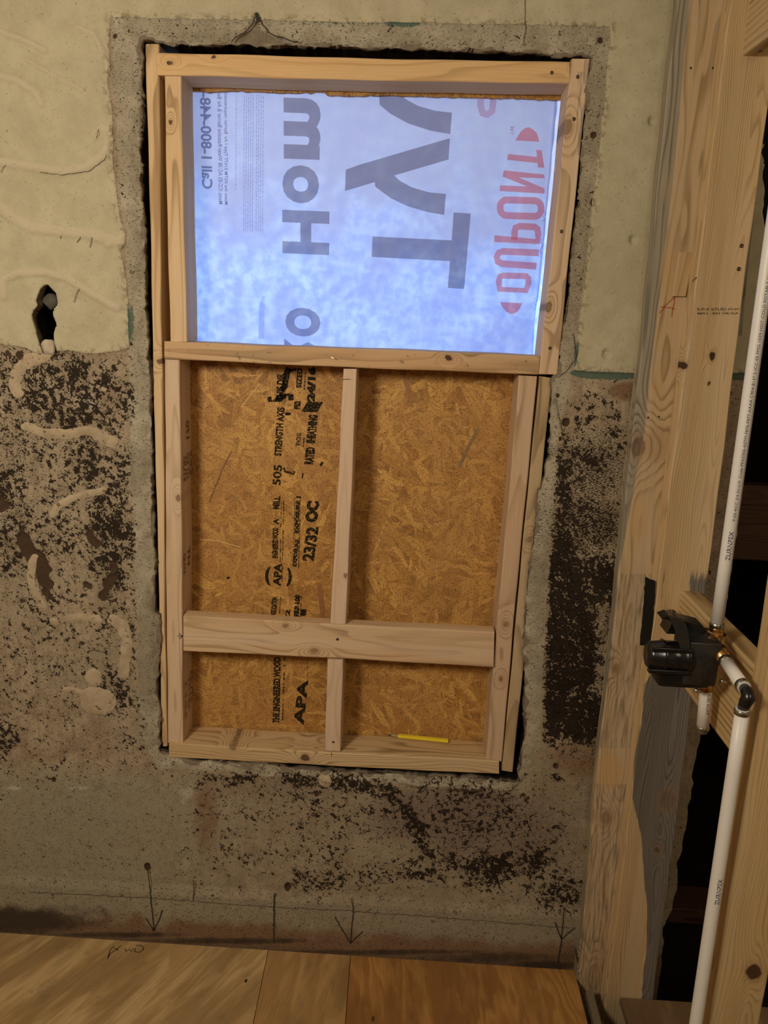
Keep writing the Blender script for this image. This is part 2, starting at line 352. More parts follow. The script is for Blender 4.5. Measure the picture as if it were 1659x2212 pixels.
# ------------------------------------------------------------------ mesh helpers
def tag(o, label=None, cat=None, group=None, kind=None):
    if label: o['label'] = label
    if cat: o['category'] = cat
    if group: o['group'] = group
    if kind: o['kind'] = kind
    return o
ORG = {}
def mk(name, verts, faces, mat, parent=None, org=None, attrs=None, smooth=False):
    verts = np.asarray(verts, float).reshape(-1, 3)
    if org is None:
        lo, hi = verts.min(0), verts.max(0); org = np.array([(lo[0] + hi[0]) / 2, (lo[1] + hi[1]) / 2, lo[2]])
    org = np.asarray(org, float)
    me = bpy.data.meshes.new(name); me.from_pydata((verts - org).tolist(), [], [tuple(int(i) for i in f) for f in faces]); me.update()
    if attrs:
        for k, v in attrs.items():
            v = np.asarray(v, np.float32)
            if v.ndim == 2:
                at = me.attributes.new(k, 'FLOAT_VECTOR', 'POINT'); at.data.foreach_set('vector', v.ravel())
            else:
                at = me.attributes.new(k, 'FLOAT', 'POINT'); at.data.foreach_set('value', v)
    if smooth: me.polygons.foreach_set('use_smooth', [True] * len(me.polygons))
    me.materials.append(mat)
    o = bpy.data.objects.new(name, me); COL.objects.link(o); ORG[o.name] = org
    o.location = org - (ORG[parent.name] if parent is not None else 0)
    if parent is not None: o.parent = parent
    return o
def box_geo(lo, hi):
    x0, y0, z0 = lo; x1, y1, z1 = hi
    v = [(x0, y0, z0), (x1, y0, z0), (x1, y1, z0), (x0, y1, z0), (x0, y0, z1), (x1, y0, z1), (x1, y1, z1), (x0, y1, z1)]
    return v, [(0, 3, 2, 1), (4, 5, 6, 7), (0, 1, 5, 4), (1, 2, 6, 5), (2, 3, 7, 6), (3, 0, 4, 7)]
def box(name, lo, hi, mat, parent=None, org=None):
    v, f = box_geo(lo, hi); return mk(name, v, f, mat, parent, org)
def join(parts):
    V, Fs = [], []
    for v, f in parts:
        b = len(V); V.extend([tuple(q) for q in v]); Fs.extend([tuple(i + b for i in q) for q in f])
    return V, Fs

def board(name, p0, p1, q0, q1, dv, mat, label=None, cat=None, parent=None, wob=0.0008, rad=0.003, maps=None, seed=0):
    """lumber: front face between edge p0-p1 and edge q0-q1, thickness vector dv behind it"""
    p0, p1, q0, q1, dv = (np.asarray(a, float) for a in (p0, p1, q0, q1, dv))
    L = np.linalg.norm((p1 + q1) / 2 - (p0 + q0) / 2); n = max(6, int(L / (0.006 if maps else 0.02)))
    width = np.linalg.norm(q0 - p0); dep = np.linalg.norm(dv); dn = dv / dep
    rs = np.random.default_rng(seed + 5)
    prof = []                                                        # (v, w) fractions round the section
    r = min(rad, dep * 0.3, width * 0.3)
    fv = list(np.linspace(r / width, 1 - r / width, 31 if maps else 9)); k = r * (1 - math.cos(math.pi / 4)); 
    prof += [(v, 0.0) for v in fv]
    prof += [(1 - k / width, k / dep)]
    fw = list(np.linspace(r / dep, 1 - r / dep, 4)); prof += [(1.0, w) for w in fw]
    prof += [(1 - k / width, 1 - k / dep)]; prof += [(v, 1.0) for v in (1 - r / width, r / width)]
    prof += [(k / width, 1 - k / dep)]; prof += [(0.0, w) for w in fw[::-1]]; prof += [(k / width, k / dep)]
    m = len(prof); V = []; BC = []
    ph = rs.uniform(0, 6, 4)
    for i in range(n + 1):
        t = i / n; a = p0 + (p1 - p0) * t; b = q0 + (q1 - q0) * t; ax = (b - a)
        wa = wob * (math.sin(t * L * 9 + ph[0]) + 0.6 * math.sin(t * L * 31 + ph[1])); wb = wob * (math.sin(t * L * 8 + ph[2]) + 0.6 * math.sin(t * L * 27 + ph[3]))
        wl = np.linalg.norm(ax); a = a + ax / wl * wa; b = b + ax / wl * wb; ax = b - a
        for (v, w) in prof:
            V.append(a + ax * v + dv * w); BC.append((t * L, v * width, w * dep))
    Fs = []
    for i in range(n):
        for j in range(m):
            a, b = i * m + j, i * m + (j + 1) % m
            Fs.append((a, b, b + m, a + m))
    for i, rev in ((0, True), (n, False)):
        c = len(V); blk = np.array(V[i * m:(i + 1) * m]); V.append(blk.mean(0)); BC.append((i / n * L, width / 2, dep / 2))
        for j in range(m):
            tri = (i * m + j, i * m + (j + 1) % m, c)
            Fs.append(tri[::-1] if rev else tri)
    V = np.array(V)
    # orientation check
    e1 = V[1] - V[0]; e2 = V[m] - V[0]
    if np.dot(np.cross(e1, e2), dn) > 0: Fs = [f[::-1] for f in Fs]
    at = {'bco': np.array(BC)}
    px, py = to_px(V)
    for kname in ('grey', 'blue', 'amber'):
        fn = (maps or {}).get(kname)
        at[kname] = np.array([fn(a, b, w[2]) for a, b, w in zip(px, py, BC)]) if fn else np.zeros(len(V))
    o = mk(name, V, Fs, mat, parent, attrs=at)
    return tag(o, label, cat)
def fboard(name, TL, TR, BR, BL, y, dep, mat, label, cat='lumber', vert=True, **kw):
    a, b, c, d = P(*TL, y), P(*TR, y), P(*BR, y), P(*BL, y)
    dv = (0, dep, 0)
    if vert: return board(name, d, a, c, b, dv, mat, label, cat, **kw)      # along z, across +x
    return board(name, a, b, d, c, dv, mat, label, cat, **kw)               # along x, across down

def tube_geo(pts, rad, seg=20, caps=True):
    pts = [np.asarray(p, float) for p in pts]; rads = rad if isinstance(rad, (list, tuple)) else [rad] * len(pts)
    V, Fs = [], []; prev = None
    for i, p in enumerate(pts):
        d = pts[min(i + 1, len(pts) - 1)] - pts[max(i - 1, 0)]; d = d / np.linalg.norm(d)
        if prev is None:
            h = np.array([0, 0, 1.0]) if abs(d[2]) < 0.9 else np.array([1.0, 0, 0])
            u = np.cross(d, h)
        else: u = prev - d * np.dot(prev, d)
        u /= np.linalg.norm(u); prev = u; w = np.cross(d, u)
        for k in range(seg):
            a = 2 * math.pi * k / seg; V.append(p + rads[i] * (math.cos(a) * u + math.sin(a) * w))
    for i in range(len(pts) - 1):
        for k in range(seg):
            a, b = i * seg + k, i * seg + (k + 1) % seg; Fs.append((a, b, b + seg, a + seg))
    if caps:
        Fs.append(tuple(range(seg))[::-1]); Fs.append(tuple((len(pts) - 1) * seg + k for k in range(seg)))
    return V, Fs
def tube(name, pts, rad, mat, parent=None, seg=20, smooth=True, caps=True):
    v, f = tube_geo(pts, rad, seg, caps); o = mk(name, v, f, mat, parent, smooth=smooth)
    if smooth:
        for p in o.data.polygons:
            if len(p.vertices) > 4: p.use_smooth = False
    return o
def ribbon(pts, width, y_off=None):
    """flat stroke along points that lie in the XZ or any plane with normal -Y"""
    pts = [np.asarray(p, float) for p in pts]; V, Fs = [], []
    for i, p in enumerate(pts):
        d = pts[min(i + 1, len(pts) - 1)] - pts[max(i - 1, 0)]; nrm = np.array([-d[2], 0, d[0]]); nrm /= (np.linalg.norm(nrm) + 1e-9)
        w = width[i] if isinstance(width, (list, tuple)) else width
        V += [p - nrm * w / 2, p + nrm * w / 2]
    for i in range(len(pts) - 1): Fs.append((2 * i, 2 * i + 1, 2 * i + 3, 2 * i + 2))
    return V, Fs
def pstroke(pxs, y, width, jit=0.0):
    out = []
    for i in range(len(pxs) - 1):
        a, b = P(*pxs[i], y), P(*pxs[i + 1], y); n = max(1, int(np.linalg.norm(b - a) / 0.008)) if jit else 1
        for k in range(n): out.append(a + (b - a) * k / n)
    out.append(P(*pxs[-1], y))
    if jit: out = [p + np.array([rng.normal(0, jit), 0, rng.normal(0, jit)]) for p in out]
    return ribbon(out, width)

_tc = {}
def glyphs(s, bold=0.0, space=1.0):
    key = (s, bold, space)
    if key in _tc: return _tc[key]
    cu = bpy.data.curves.new('t', 'FONT'); cu.body = s; cu.size = 1.0; cu.offset = bold; cu.resolution_u = 4; cu.space_character = space
    ob = bpy.data.objects.new('t', cu); COL.objects.link(ob)
    dg = bpy.context.evaluated_depsgraph_get(); dg.update(); me = ob.evaluated_get(dg).to_mesh()
    v = np.array([(q.co.x, q.co.y) for q in me.vertices]); f = [tuple(p.vertices) for p in me.polygons]
    ob.evaluated_get(dg).to_mesh_clear(); bpy.data.objects.remove(ob); bpy.data.curves.remove(cu)
    _tc[key] = (v, f); return v, f
def text_geo(s, y, pb, pt, w, up='R', bold=0.0, space=1.0):
    """writing that runs from photo point pb (its start) to pt, letter height w photo pixels, tops to the right or left"""
    v, f = glyphs(s, bold, space); lo, hi = v.min(0), v.max(0); a = (v[:, 0] - lo[0]) / (hi[0] - lo[0]); b = (v[:, 1] - lo[1]) / (hi[1] - lo[1])
    A, B = P(*pb, y), P(*pt, y); s_ = 1 if up == 'R' else -1
    W_ = abs(P(pb[0] + w, pb[1], y)[0] - A[0])
    V = A + np.outer(a, B - A); V[:, 0] += (b - 0.5) * W_ * s_
    return V, f
def poly_geo(pts, y): return [P(*p, y) for p in pts], [tuple(range(len(pts)))]
def prism_px(pts, y, dep):
    n = len(pts); a = [P(*p, y) for p in pts]; b = [q + np.array([0, dep, 0]) for q in a]
    return a + b, [tuple(range(n)), tuple(range(2 * n - 1, n - 1, -1))] + [(i, i + n, (i + 1) % n + n, (i + 1) % n) for i in range(n)]

# ------------------------------------------------------------------ the window wall: one broken, mouldy plaster surface
def sd_poly(px, py, poly):
    """signed distance (photo px on the wall plane), positive inside"""
    poly = np.asarray(poly, float); d = np.full(px.shape, 1e9); ins = np.zeros(px.shape, bool)
    for i in range(len(poly)):
        a = poly[i]; b = poly[(i + 1) % len(poly)]; e = b - a; wx, wy = px - a[0], py - a[1]
        t = np.clip((wx * e[0] + wy * e[1]) / (e @ e + 1e-9), 0, 1); d = np.minimum(d, (wx - e[0] * t) ** 2 + (wy - e[1] * t) ** 2)
        c = ((a[1] <= py) & (b[1] > py)) | ((b[1] <= py) & (a[1] > py))
        with np.errstate(divide='ignore', invalid='ignore'): xi = a[0] + (py - a[1]) / (b[1] - a[1] + 1e-12) * e[0]
        ins ^= c & (px < xi)
    return np.sqrt(d) * np.where(ins, 1, -1)
def sd_line(px, py, pts, w):
    d = np.full(px.shape, 1e9)
    for i in range(len(pts) - 1):
        a = np.array(pts[i], float); e = np.array(pts[i + 1], float) - a; wx, wy = px - a[0], py - a[1]
        t = np.clip((wx * e[0] + wy * e[1]) / (e @ e + 1e-9), 0, 1); d = np.minimum(d, np.hypot(wx - e[0] * t, wy - e[1] * t))
    return w / 2 - d
def rough_poly(poly, amp, step, seed, closed=True):
    r = np.random.default_rng(seed); out = []; n = len(poly)
    for i in range(n if closed else n - 1):
        a = np.array(poly[i], float); b = np.array(poly[(i + 1) % n], float); L = np.linalg.norm(b - a); k = max(1, int(L / step)); nr = np.array([-(b - a)[1], (b - a)[0]]) / (L + 1e-9)
        for j in range(k):
            out.append(a + (b - a) * j / k + nr * r.normal(0, amp) * (0 if j == 0 else 1) + nr * amp * 0.5 * math.sin(j * 0.37 + seed))
    return out
def vnoise(x, y, sc, seed):
    r = np.random.default_rng(seed); T = r.random((64, 64)); u, v = x / sc, y / sc; i, j = np.floor(u).astype(int), np.floor(v).astype(int); a, b = u - i, v - j
    a = a * a * (3 - 2 * a); b = b * b * (3 - 2 * b); g = lambda p, q: T[p % 64, q % 64]
    return (g(i, j) * (1 - a) + g(i + 1, j) * a) * (1 - b) + (g(i, j + 1) * (1 - a) + g(i + 1, j + 1) * a) * b - 0.5

xs = np.concatenate([np.linspace(-2.2, -1.12, 10)[:-1], np.arange(-1.12, 0.80, 0.0036)])
zs = np.concatenate([np.concatenate([[-0.30, -0.17], np.arange(-0.04, 2.30, 0.0036)]), [2.35, 2.40, 2.46]])
GX, GZ = np.meshgrid(xs, zs); nz, nx = GX.shape
gx, gz = GX.ravel(), GZ.ravel(); pts = np.stack([gx, np.zeros_like(gx), gz], 1); wpx, wpy = to_px(pts)
opening = rough_poly([(304, 84), (303, 130), (306, 240), (300, 330), (306, 460), (313, 560), (314, 690), (322, 800), (326, 960), (328, 1090), (333, 1190), (334, 1325), (344, 1330), (345, 1400), (338, 1440), (338, 1500), (346, 1540), (342, 1625),
    (420, 1648), (560, 1652), (700, 1668), (860, 1675), (1000, 1682), (1118, 1692), (1127, 1640), (1134, 1560), (1133, 1430), (1134, 1340), (1141, 1260), (1155, 1150), (1162, 1080), (1180, 1020), (1190, 930), (1193, 820), (1206, 804), (1216, 700), (1230, 640), (1235, 560), (1246, 460), (1258, 330), (1268, 230), (1264, 190), (1275, 150), (1279, 118),
    (1230, 120), (1150, 112), (1040, 107), (930, 104), (800, 100), (700, 97), (600, 96), (480, 94), (380, 93)], 1.5, 8, 4)
hole = rough_poly([(88, 622), (104, 613), (122, 632), (127, 655), (116, 672), (124, 700), (118, 730), (124, 760), (112, 768), (92, 764), (84, 742), (78, 715), (70, 690), (73, 672), (82, 660), (82, 638)], 1.5, 9, 8)
voidp = [(1645, -200), (1642, 300), (1652, 500), (1625, 800), (1605, 1000), (1585, 1200), (1560, 1350), (1535, 1500), (1513, 1590), (1500, 1650), (1493, 1706), (1486, 1760), (1474, 1822), (1464, 1880), (1452, 1967), (1430, 2000), (1424, 2090), (1418, 2140), (1900, 2180), (2400, 1000), (2400, -200)]
voidp = rough_poly(voidp[:-4], 2.5, 14, 3, False) + voidp[-4:]
MP = 0.00103                                       # metres for one px near the middle of the wall
sd_open = np.maximum.reduce([sd_poly(wpx, wpy, opening), sd_poly(wpx, wpy, hole), sd_poly(wpx, wpy, voidp)])
sd_win = sd_poly(wpx, wpy, opening)
# cream paint, left / top / right
paint = np.maximum.reduce([
    sd_poly(wpx, wpy, rough_poly([(-900, -300), (1470, -300), (1470, 56), (1318, 58), (240, 38), (236, 95), (240, 150), (232, 175), (243, 240), (246, 330), (251, 420), (262, 480), (272, 500), (272, 530), (262, 540), (270, 590), (277, 640), (278, 700), (281, 752), (240, 762), (200, 765), (150, 757), (90, 765), (40, 750), (0, 745), (-900, 690)], 0.5, 14, 2)),
    sd_poly(wpx, wpy, rough_poly([(1318, 56), (1318, 90), (1311, 150), (1303, 240), (1293, 330), (1281, 430), (1272, 520), (1262, 620), (1250, 700), (1246, 760), (1238, 800), (1300, 806), (1371, 808), (1640, 808), (1900, 800), (1900, -300), (1318, -300)], 0.5, 14, 9))]) + 3.0 * vnoise(wpx, wpy, 26, 90) + 1.6 * vnoise(wpx, wpy, 9, 91)
band = np.maximum.reduce([sd_poly(wpx, wpy, rough_poly([(238, 36), (1320, 56), (1311, 200), (1280, 450), (1255, 650), (1245, 790), (1225, 860), (1205, 930), (1200, 1050), (1188, 1180), (1180, 1350), (1172, 1500), (1168, 1600), (1150, 1640), (1120, 1710), (340, 1660), (300, 1600), (296, 1400), (290, 1200), (282, 1000), (278, 800), (280, 700), (262, 450), (246, 200)], 0.8, 18, 6)) - 1]) + 3 * vnoise(wpx, wpy, 24, 92)
def gsum(lst):
    out = np.zeros_like(gx)
    for (cx, cy, rx, ry, amp, *rot) in lst:
        a = math.radians(rot[0]) if rot else 0.0; dx, dy = wpx - cx, wpy - cy; u = dx * math.cos(a) + dy * math.sin(a); v = -dx * math.sin(a) + dy * math.cos(a)
        out = np.maximum(out, amp * np.exp(-((u / rx) ** 2 + (v / ry) ** 2) ** 1.5))
    return out
vn = vnoise(wpx, wpy, 38, 5) + 0.6 * vnoise(wpx, wpy, 15, 6)
mould = gsum([(140, 860, 190, 120, .62), (60, 960, 110, 120, .42), (210, 1010, 100, 120, .56), (240, 1150, 70, 170, .68), (120, 1120, 170, 130, .42), (30, 1170, 60, 120, .50), (245, 1290, 45, 90, .50), (80, 1280, 150, 90, .34),
    (100, 1450, 180, 130, .27), (250, 1490, 50, 65, .62), (10, 1600, 40, 60, .6), (170, 1640, 200, 60, .20), (300, 1560, 60, 80, .22), (60, 770, 160, 26, .5), (130, 1370, 200, 160, .24), (288, 1300, 14, 280, .34), (0, 1090, 30, 200, .45),
    (1285, 900, 90, 70, .34), (1330, 930, 30, 130, .45), (1270, 1010, 80, 70, .44), (1220, 1090, 24, 160, .70), (1260, 1130, 90, 70, .60), (1290, 1260, 90, 70, .9), (1225, 1420, 66, 175, 1.45), (1215, 1250, 38, 140, 1.2), (1290, 1360, 50, 70, .32), (1310, 1460, 60, 60, .58), (1260, 1550, 110, 62, 1.2), (1320, 1600, 40, 80, .62), (1200, 1590, 30, 30, .6),
    (650, 1760, 240, 90, .34), (560, 1850, 200, 40, .26), (720, 1690, 150, 22, .75, 4), (500, 1682, 90, 16, .6), (840, 1710, 70, 24, .72, 25), (900, 1790, 24, 90, .70, -28), (960, 1855, 60, 30, .70, 20), (1060, 1880, 90, 45, .72), (900, 1880, 130, 32, .55), (680, 1900, 60, 30, .55), (770, 1900, 60, 28, .50), (1150, 1870, 60, 70, .58), (1200, 1920, 60, 50, .66, 20), (1180, 1800, 60, 40, .30), (1130, 1720, 90, 60, .18), (1200, 1680, 20, 12, .7), (1000, 1760, 190, 110, .44), (700, 1850, 90, 70, .3), (520, 1800, 90, 60, .25)]) + 0.16
mould = (mould - 0.16) * 0.78 + 0.06; mould = mould + vn * 0.22 * np.clip(mould * 3, 0, 1)
mould = np.minimum(mould, 0.80); mould = np.where(wpy > 1975, mould * 0.2, mould)
mould = mould - 0.55 * np.clip(sd_poly(wpx, wpy, [(290, 700), (1245, 700), (1195, 1000), (1170, 1650), (1120, 1672), (330, 1640), (300, 1400)]) / 12 + 0.5, 0, 1)
smear = gsum([(20, 1140, 60, 90, .2), (1280, 1010, 80, 90, .38), (1270, 1130, 90, 80, .46), (1290, 1350, 70, 60, .24), (20, 960, 50, 80, .2)])
dab_l = [([(98, 768), (62, 778), (40, 800), (32, 828), (38, 848)], 26), ([(55, 922), (95, 934), (140, 938), (185, 930), (225, 942), (238, 956)], 20), ([(116, 1110), (128, 1092), (155, 1076), (190, 1066), (222, 1060)], 15),
    ([(72, 1205), (66, 1240), (70, 1272), (86, 1298), (92, 1312)], 17), ([(152, 1336), (180, 1334), (212, 1338)], 17), ([(245, 1338), (265, 1350), (275, 1385), (270, 1430), (268, 1455)], 24), ([(202, 1462), (202.5, 1464)], 36), ([(200, 1512), (222, 1515)], 56), ([(140, 1488), (165, 1490), (190, 1505)], 12), ([(116, 1342), (117, 1343)], 18), ([(222, 840), (226, 841)], 12), ([(210, 940), (240, 955)], 26), ([(135, 1112), (136, 1116)], 10), ([(700, 1683), (704, 1687)], 26), ([(12, 1570), (13, 1571)], 8)]
dab = np.maximum.reduce([sd_line(wpx, wpy, a, w) for a, w in dab_l]) + vnoise(wpx, wpy, 12, 77) * 5
ridge_l = [([(-20, 345), (20, 352), (70, 360), (130, 370), (185, 362), (222, 338), (240, 308), (236, 284), (222, 276), (210, 290)], 26), ([(-20, 430), (30, 470), (70, 492), (120, 498), (200, 506), (262, 524)], 30), ([(10, 640), (8, 605), (40, 590), (100, 588), (150, 602), (200, 634), (255, 665)], 22), ([(-10, 160), (40, 175), (80, 200), (92, 226)], 20), ([(60, 130), (120, 165), (180, 196), (190, 205)], 8), ([(170, 60), (205, 75), (232, 130), (238, 165)], 14), ([(-20, 60), (60, 90), (100, 110)], 16), ([(235, 528), (270, 510)], 18)]
rd = np.maximum.reduce([sd_line(wpx, wpy, a, w) / w * 2 for a, w in ridge_l])
ridge = np.clip(rd * 1.6, 0, 1)
chip_l = [([(50, 1165), (62, 1195)], 34), ([(80, 1205), (95, 1230)], 28), ([(92, 1235), (100, 1262)], 26), ([(190, 1155), (208, 1170)], 20), ([(185, 1262), (192, 1264)], 18), ([(222, 1290), (240, 1255)], 24), ([(240, 1215), (246, 1225)], 16), ([(98, 1280), (106, 1290)], 20), ([(0, 1080), (8, 1090)], 26), ([(45, 1300), (52, 1300)], 14), ([(40, 765), (48, 775)], 14), ([(18, 765), (24, 770)], 12)]
chip = np.maximum.reduce([sd_line(wpx, wpy, a, w) for a, w in chip_l]) + vnoise(wpx, wpy, 14, 41) * 12
nail_l = [(1408, 262, 9), (1367, 518, 9), (1283, 437, 8), (1282, 292, 6), (1310, 765, 10), (1412, 448, 4), (1297, 86, 7), (1155, 80, 4), (248, 78, 5), (260, 240, 3), (235, 20, 4), (1222, 912, 8), (945, 1718, 5), (684, 1714, 5), (1130, 1718, 4), (1380, 950, 5), (555, 38, 9), (622, 1916, 8), (318, 1872, 6), (116, 1685, 5), (100, 378, 3), (188, 195, 6), (215, 290, 6), (778, 990, 3), (1200, 1655, 5), (1222, 645, 4), (1205, 855, 4)]
nail = np.maximum.reduce([n[2] - np.hypot(wpx - n[0], (wpy - n[1]) * 0.8) for n in nail_l])
chip = np.maximum(chip, nail)
brown = gsum([(445, 1760, 35, 120, .7), (560, 1700, 200, 40, .45), (1260, 1640, 110, 60, .65), (1190, 1700, 70, 60, .5), (200, 770, 120, 14, .5), (1350, 845, 50, 25, .8), (170, 850, 60, 130, .35), (1000, 1740, 200, 90, .45), (650, 1760, 200, 90, .4), (120, 1000, 190, 240, .25), (1240, 900, 60, 60, .3), (560, 90, 40, 25, .5), (520, 100, 120, 12, .35)])
floorband = 2003 + (wpx) * 0.0718
brown = np.maximum(brown, np.clip(1.15 - (floorband - wpy) / 72, 0, 1) * (0.95 + 0.3 * (wpx > 360) + 0.5 * vnoise(wpx, wpy, 60, 9)))
purple = gsum([(1010, 1760, 150, 120, .95), (880, 1760, 100, 70, .85), (1130, 1800, 120, 100, .8), (620, 1700, 220, 40, .5), (180, 800, 110, 60, .35), (200, 1000, 100, 200, .25), (1560, 1300, 60, 500, .5)])
grey = np.clip((wpy - 1640) / 60, 0, 1) * np.clip(1.15 - np.abs(wpx - 150) / 420, 0.35, 1)
grey = np.maximum(grey, np.clip((wpy - (1890 + 0.06 * wpx)) / 25, 0, 0.8))
chalk = gsum([(25, 1702, 30, 8, .8), (165, 1702, 35, 6, .7), (400, 1715, 20, 45, .75, 25), (350, 1700, 14, 16, .5), (640, 1770, 50, 90, .35), (395, 1860, 16, 60, .5), (100, 1885, 220, 14, .45), (300, 1890, 150, 16, .4), (690, 2000, 60, 14, .5), (950, 2010, 240, 16, .35), (190, 860, 60, 50, .5), (60, 900, 90, 60, .35), (20, 1120, 60, 70, .6), (1260, 1740, 60, 60, .3), (1010, 1750, 110, 60, .3), (1130, 1500, 16, 160, .4), (1160, 950, 20, 90, .5)])
dark_edge = gsum([(40, 1985, 190, 34, .95), (150, 1965, 100, 18, .6), (1080, 2065, 260, 16, .7), (500, 2028, 220, 9, .8), (260, 2015, 160, 8, .8), (820, 2052, 300, 8, .75), (1170, 2080, 90, 14, .9), (270, 1900, 80, 8, .25), (1430, 700, 8, 300, .4), (1330, 1800, 20, 300, .2)])
green = gsum([(255, 25, 10, 18, 1.0), (282, 700, 16, 60, 0.8), (1300, 815, 80, 26, 1.4), (700, 52, 520, 14, .55), (1250, 780, 14, 60, .9), (1240, 560, 20, 260, .35), (870, 50, 60, 14, .8), (1600, 810, 60, 20, 1.4)])
hgt = 0.0028 * np.clip(paint / 3 + 0.5, 0, 1) + 0.0030 * np.sqrt(np.clip(dab / 9, 0, 1)) + 0.0042 * ridge * (paint > 0) + 0.0012 * vnoise(wpx, wpy, 30, 12) + 0.0022 * vnoise(wpx, wpy, 130, 13)
hgt += 0.0010 * np.clip(rd, 0, 1) * vnoise(wpx, wpy, 8, 14) * 2
hgt -= 0.004 * np.clip(chip / 4, 0, 1) + 0.003 * np.clip(nail / 3, 0, 1)
hgt += 0.007 * np.clip((wpy - (1888 + 0.060 * wpx)) / 18, 0, 1)
# bruised arris round the opening: spalls and the sloping chip at the head
eb = np.clip(1 + sd_win / 22, 0, 1); hgt -= eb * (0.004 + 0.010 * np.clip(vnoise(wpx, wpy, 26, 21) * 2 + 0.1, 0, 1))
hc = sd_poly(wpx, wpy, [(552, 35), (566, 62), (598, 80), (645, 92), (650, 97), (500, 92), (528, 72)]); hgt -= 0.006 * np.clip(hc / 3, 0, 1)
frac = np.clip((sd_win + 4.5 + vnoise(wpx, wpy, 22, 31) * 16) / 3, 0, 1) * 0.75; frac = np.maximum(frac, 0.62 * np.clip(hc / 3, 0, 1))
# the sill of broken plaster below the frame
for lst, up in (([(480, 1640), (560, 1658), (640, 1664), (720, 1682), (820, 1672), (900, 1690), (1020, 1700), (1100, 1700), (1120, 1680)], 6),):
    hgt += 0.006 * np.clip(sd_line(wpx, wpy, lst, 22) / 5, 0, 1) * (vnoise(wpx, wpy, 34, 55) > -0.12)
# snap the lattice to the broken edges
cell = 0.0036; m1 = np.abs(sd_open) < 3.2
cx_, cz_ = gx.copy(), gz.copy()
S2 = sd_open.reshape(nz, nx); dzs, dxs = np.gradient(S2, zs, xs); gn_ = np.hypot(dxs, dzs).ravel() + 1e-6
mv = np.abs(sd_open / gn_) < cell * 0.62
shx = np.where(mv, -sd_open / gn_ * dxs.ravel() / gn_, 0); shz = np.where(mv, -sd_open / gn_ * dzs.ravel() / gn_, 0)
gx2, gz2 = gx + np.clip(shx, -cell, cell), gz + np.clip(shz, -cell, cell)
sdn = np.where(mv, 0, sd_open)
idx = np.arange(nx * nz).reshape(nz, nx); q = np.stack([idx[:-1, :-1], idx[:-1, 1:], idx[1:, 1:], idx[1:, :-1]], -1).reshape(-1, 4)
keep = (sdn[q].mean(1) < 0.0) & (sdn[q].max(1) <= 0.8); q = q[keep]
used = np.zeros(nx * nz, bool); used[q] = True; remap = -np.ones(nx * nz, int); remap[used] = np.arange(used.sum()); q = remap[q]
V = np.stack([gx2, -hgt, gz2], 1)[used]; nV = len(V)
E_ = np.concatenate([q[:, [0, 1]], q[:, [1, 2]], q[:, [2, 3]], q[:, [3, 0]]]); key = np.sort(E_, 1); kk = key[:, 0].astype(np.int64) * nV + key[:, 1]
uq, inv, cnt = np.unique(kk, return_inverse=True, return_counts=True); be = E_[cnt[inv] == 1]
bv = np.unique(be); bm = -np.ones(nV, int)
layers = [V]; cur = bv; prevmap = np.arange(nV); fq = [q]; total = nV
rw = np.random.default_rng(3)
bpx, bpy_ = to_px(V[bv])
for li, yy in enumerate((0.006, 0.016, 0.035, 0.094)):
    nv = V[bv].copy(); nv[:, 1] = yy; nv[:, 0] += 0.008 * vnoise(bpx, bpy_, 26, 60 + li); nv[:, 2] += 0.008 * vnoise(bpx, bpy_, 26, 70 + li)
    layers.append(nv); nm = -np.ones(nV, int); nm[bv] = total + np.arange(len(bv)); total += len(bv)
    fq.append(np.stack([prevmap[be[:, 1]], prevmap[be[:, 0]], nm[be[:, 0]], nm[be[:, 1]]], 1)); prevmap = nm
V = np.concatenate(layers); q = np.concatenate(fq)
me = bpy.data.meshes.new('wall_front'); me.vertices.add(len(V)); me.vertices.foreach_set('co', V.ravel().astype(np.float32))
me.loops.add(len(q) * 4); me.polygons.add(len(q)); me.loops.foreach_set('vertex_index', q.ravel().astype(np.int32)); me.polygons.foreach_set('loop_start', np.arange(0, len(q) * 4, 4, dtype=np.int32))
me.polygons.foreach_set('use_smooth', np.ones(len(q), bool)); me.update(calc_edges=True); me.validate()
for nm_, arr, fill in (('paint', paint * MP, -1), ('band', band * MP, -1), ('mould', mould, 0), ('smear', smear, 0), ('dab', dab * MP, -1), ('ridge', ridge, 0), ('chip', chip * MP, -1), ('brown', brown, 0), ('purple', purple, 0), ('grey', grey, 0), ('chalk', chalk, 0), ('dark_edge', dark_edge, 0), ('green', green, 0), ('fracture', frac, 1), ('deep', np.zeros_like(gx), 0)):
    a = np.full(len(V), float(fill), np.float32); a[:nV] = arr[used]
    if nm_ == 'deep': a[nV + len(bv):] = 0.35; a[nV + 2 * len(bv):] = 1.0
    at = me.attributes.new(nm_, 'FLOAT', 'POINT'); at.data.foreach_set('value', a)
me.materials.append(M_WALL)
wall = bpy.data.objects.new('wall_front', me); COL.objects.link(wall); ORG[wall.name] = np.zeros(3); tag(wall, 'mouldy plaster wall with cream paint above and the boarded window opening', kind='structure')

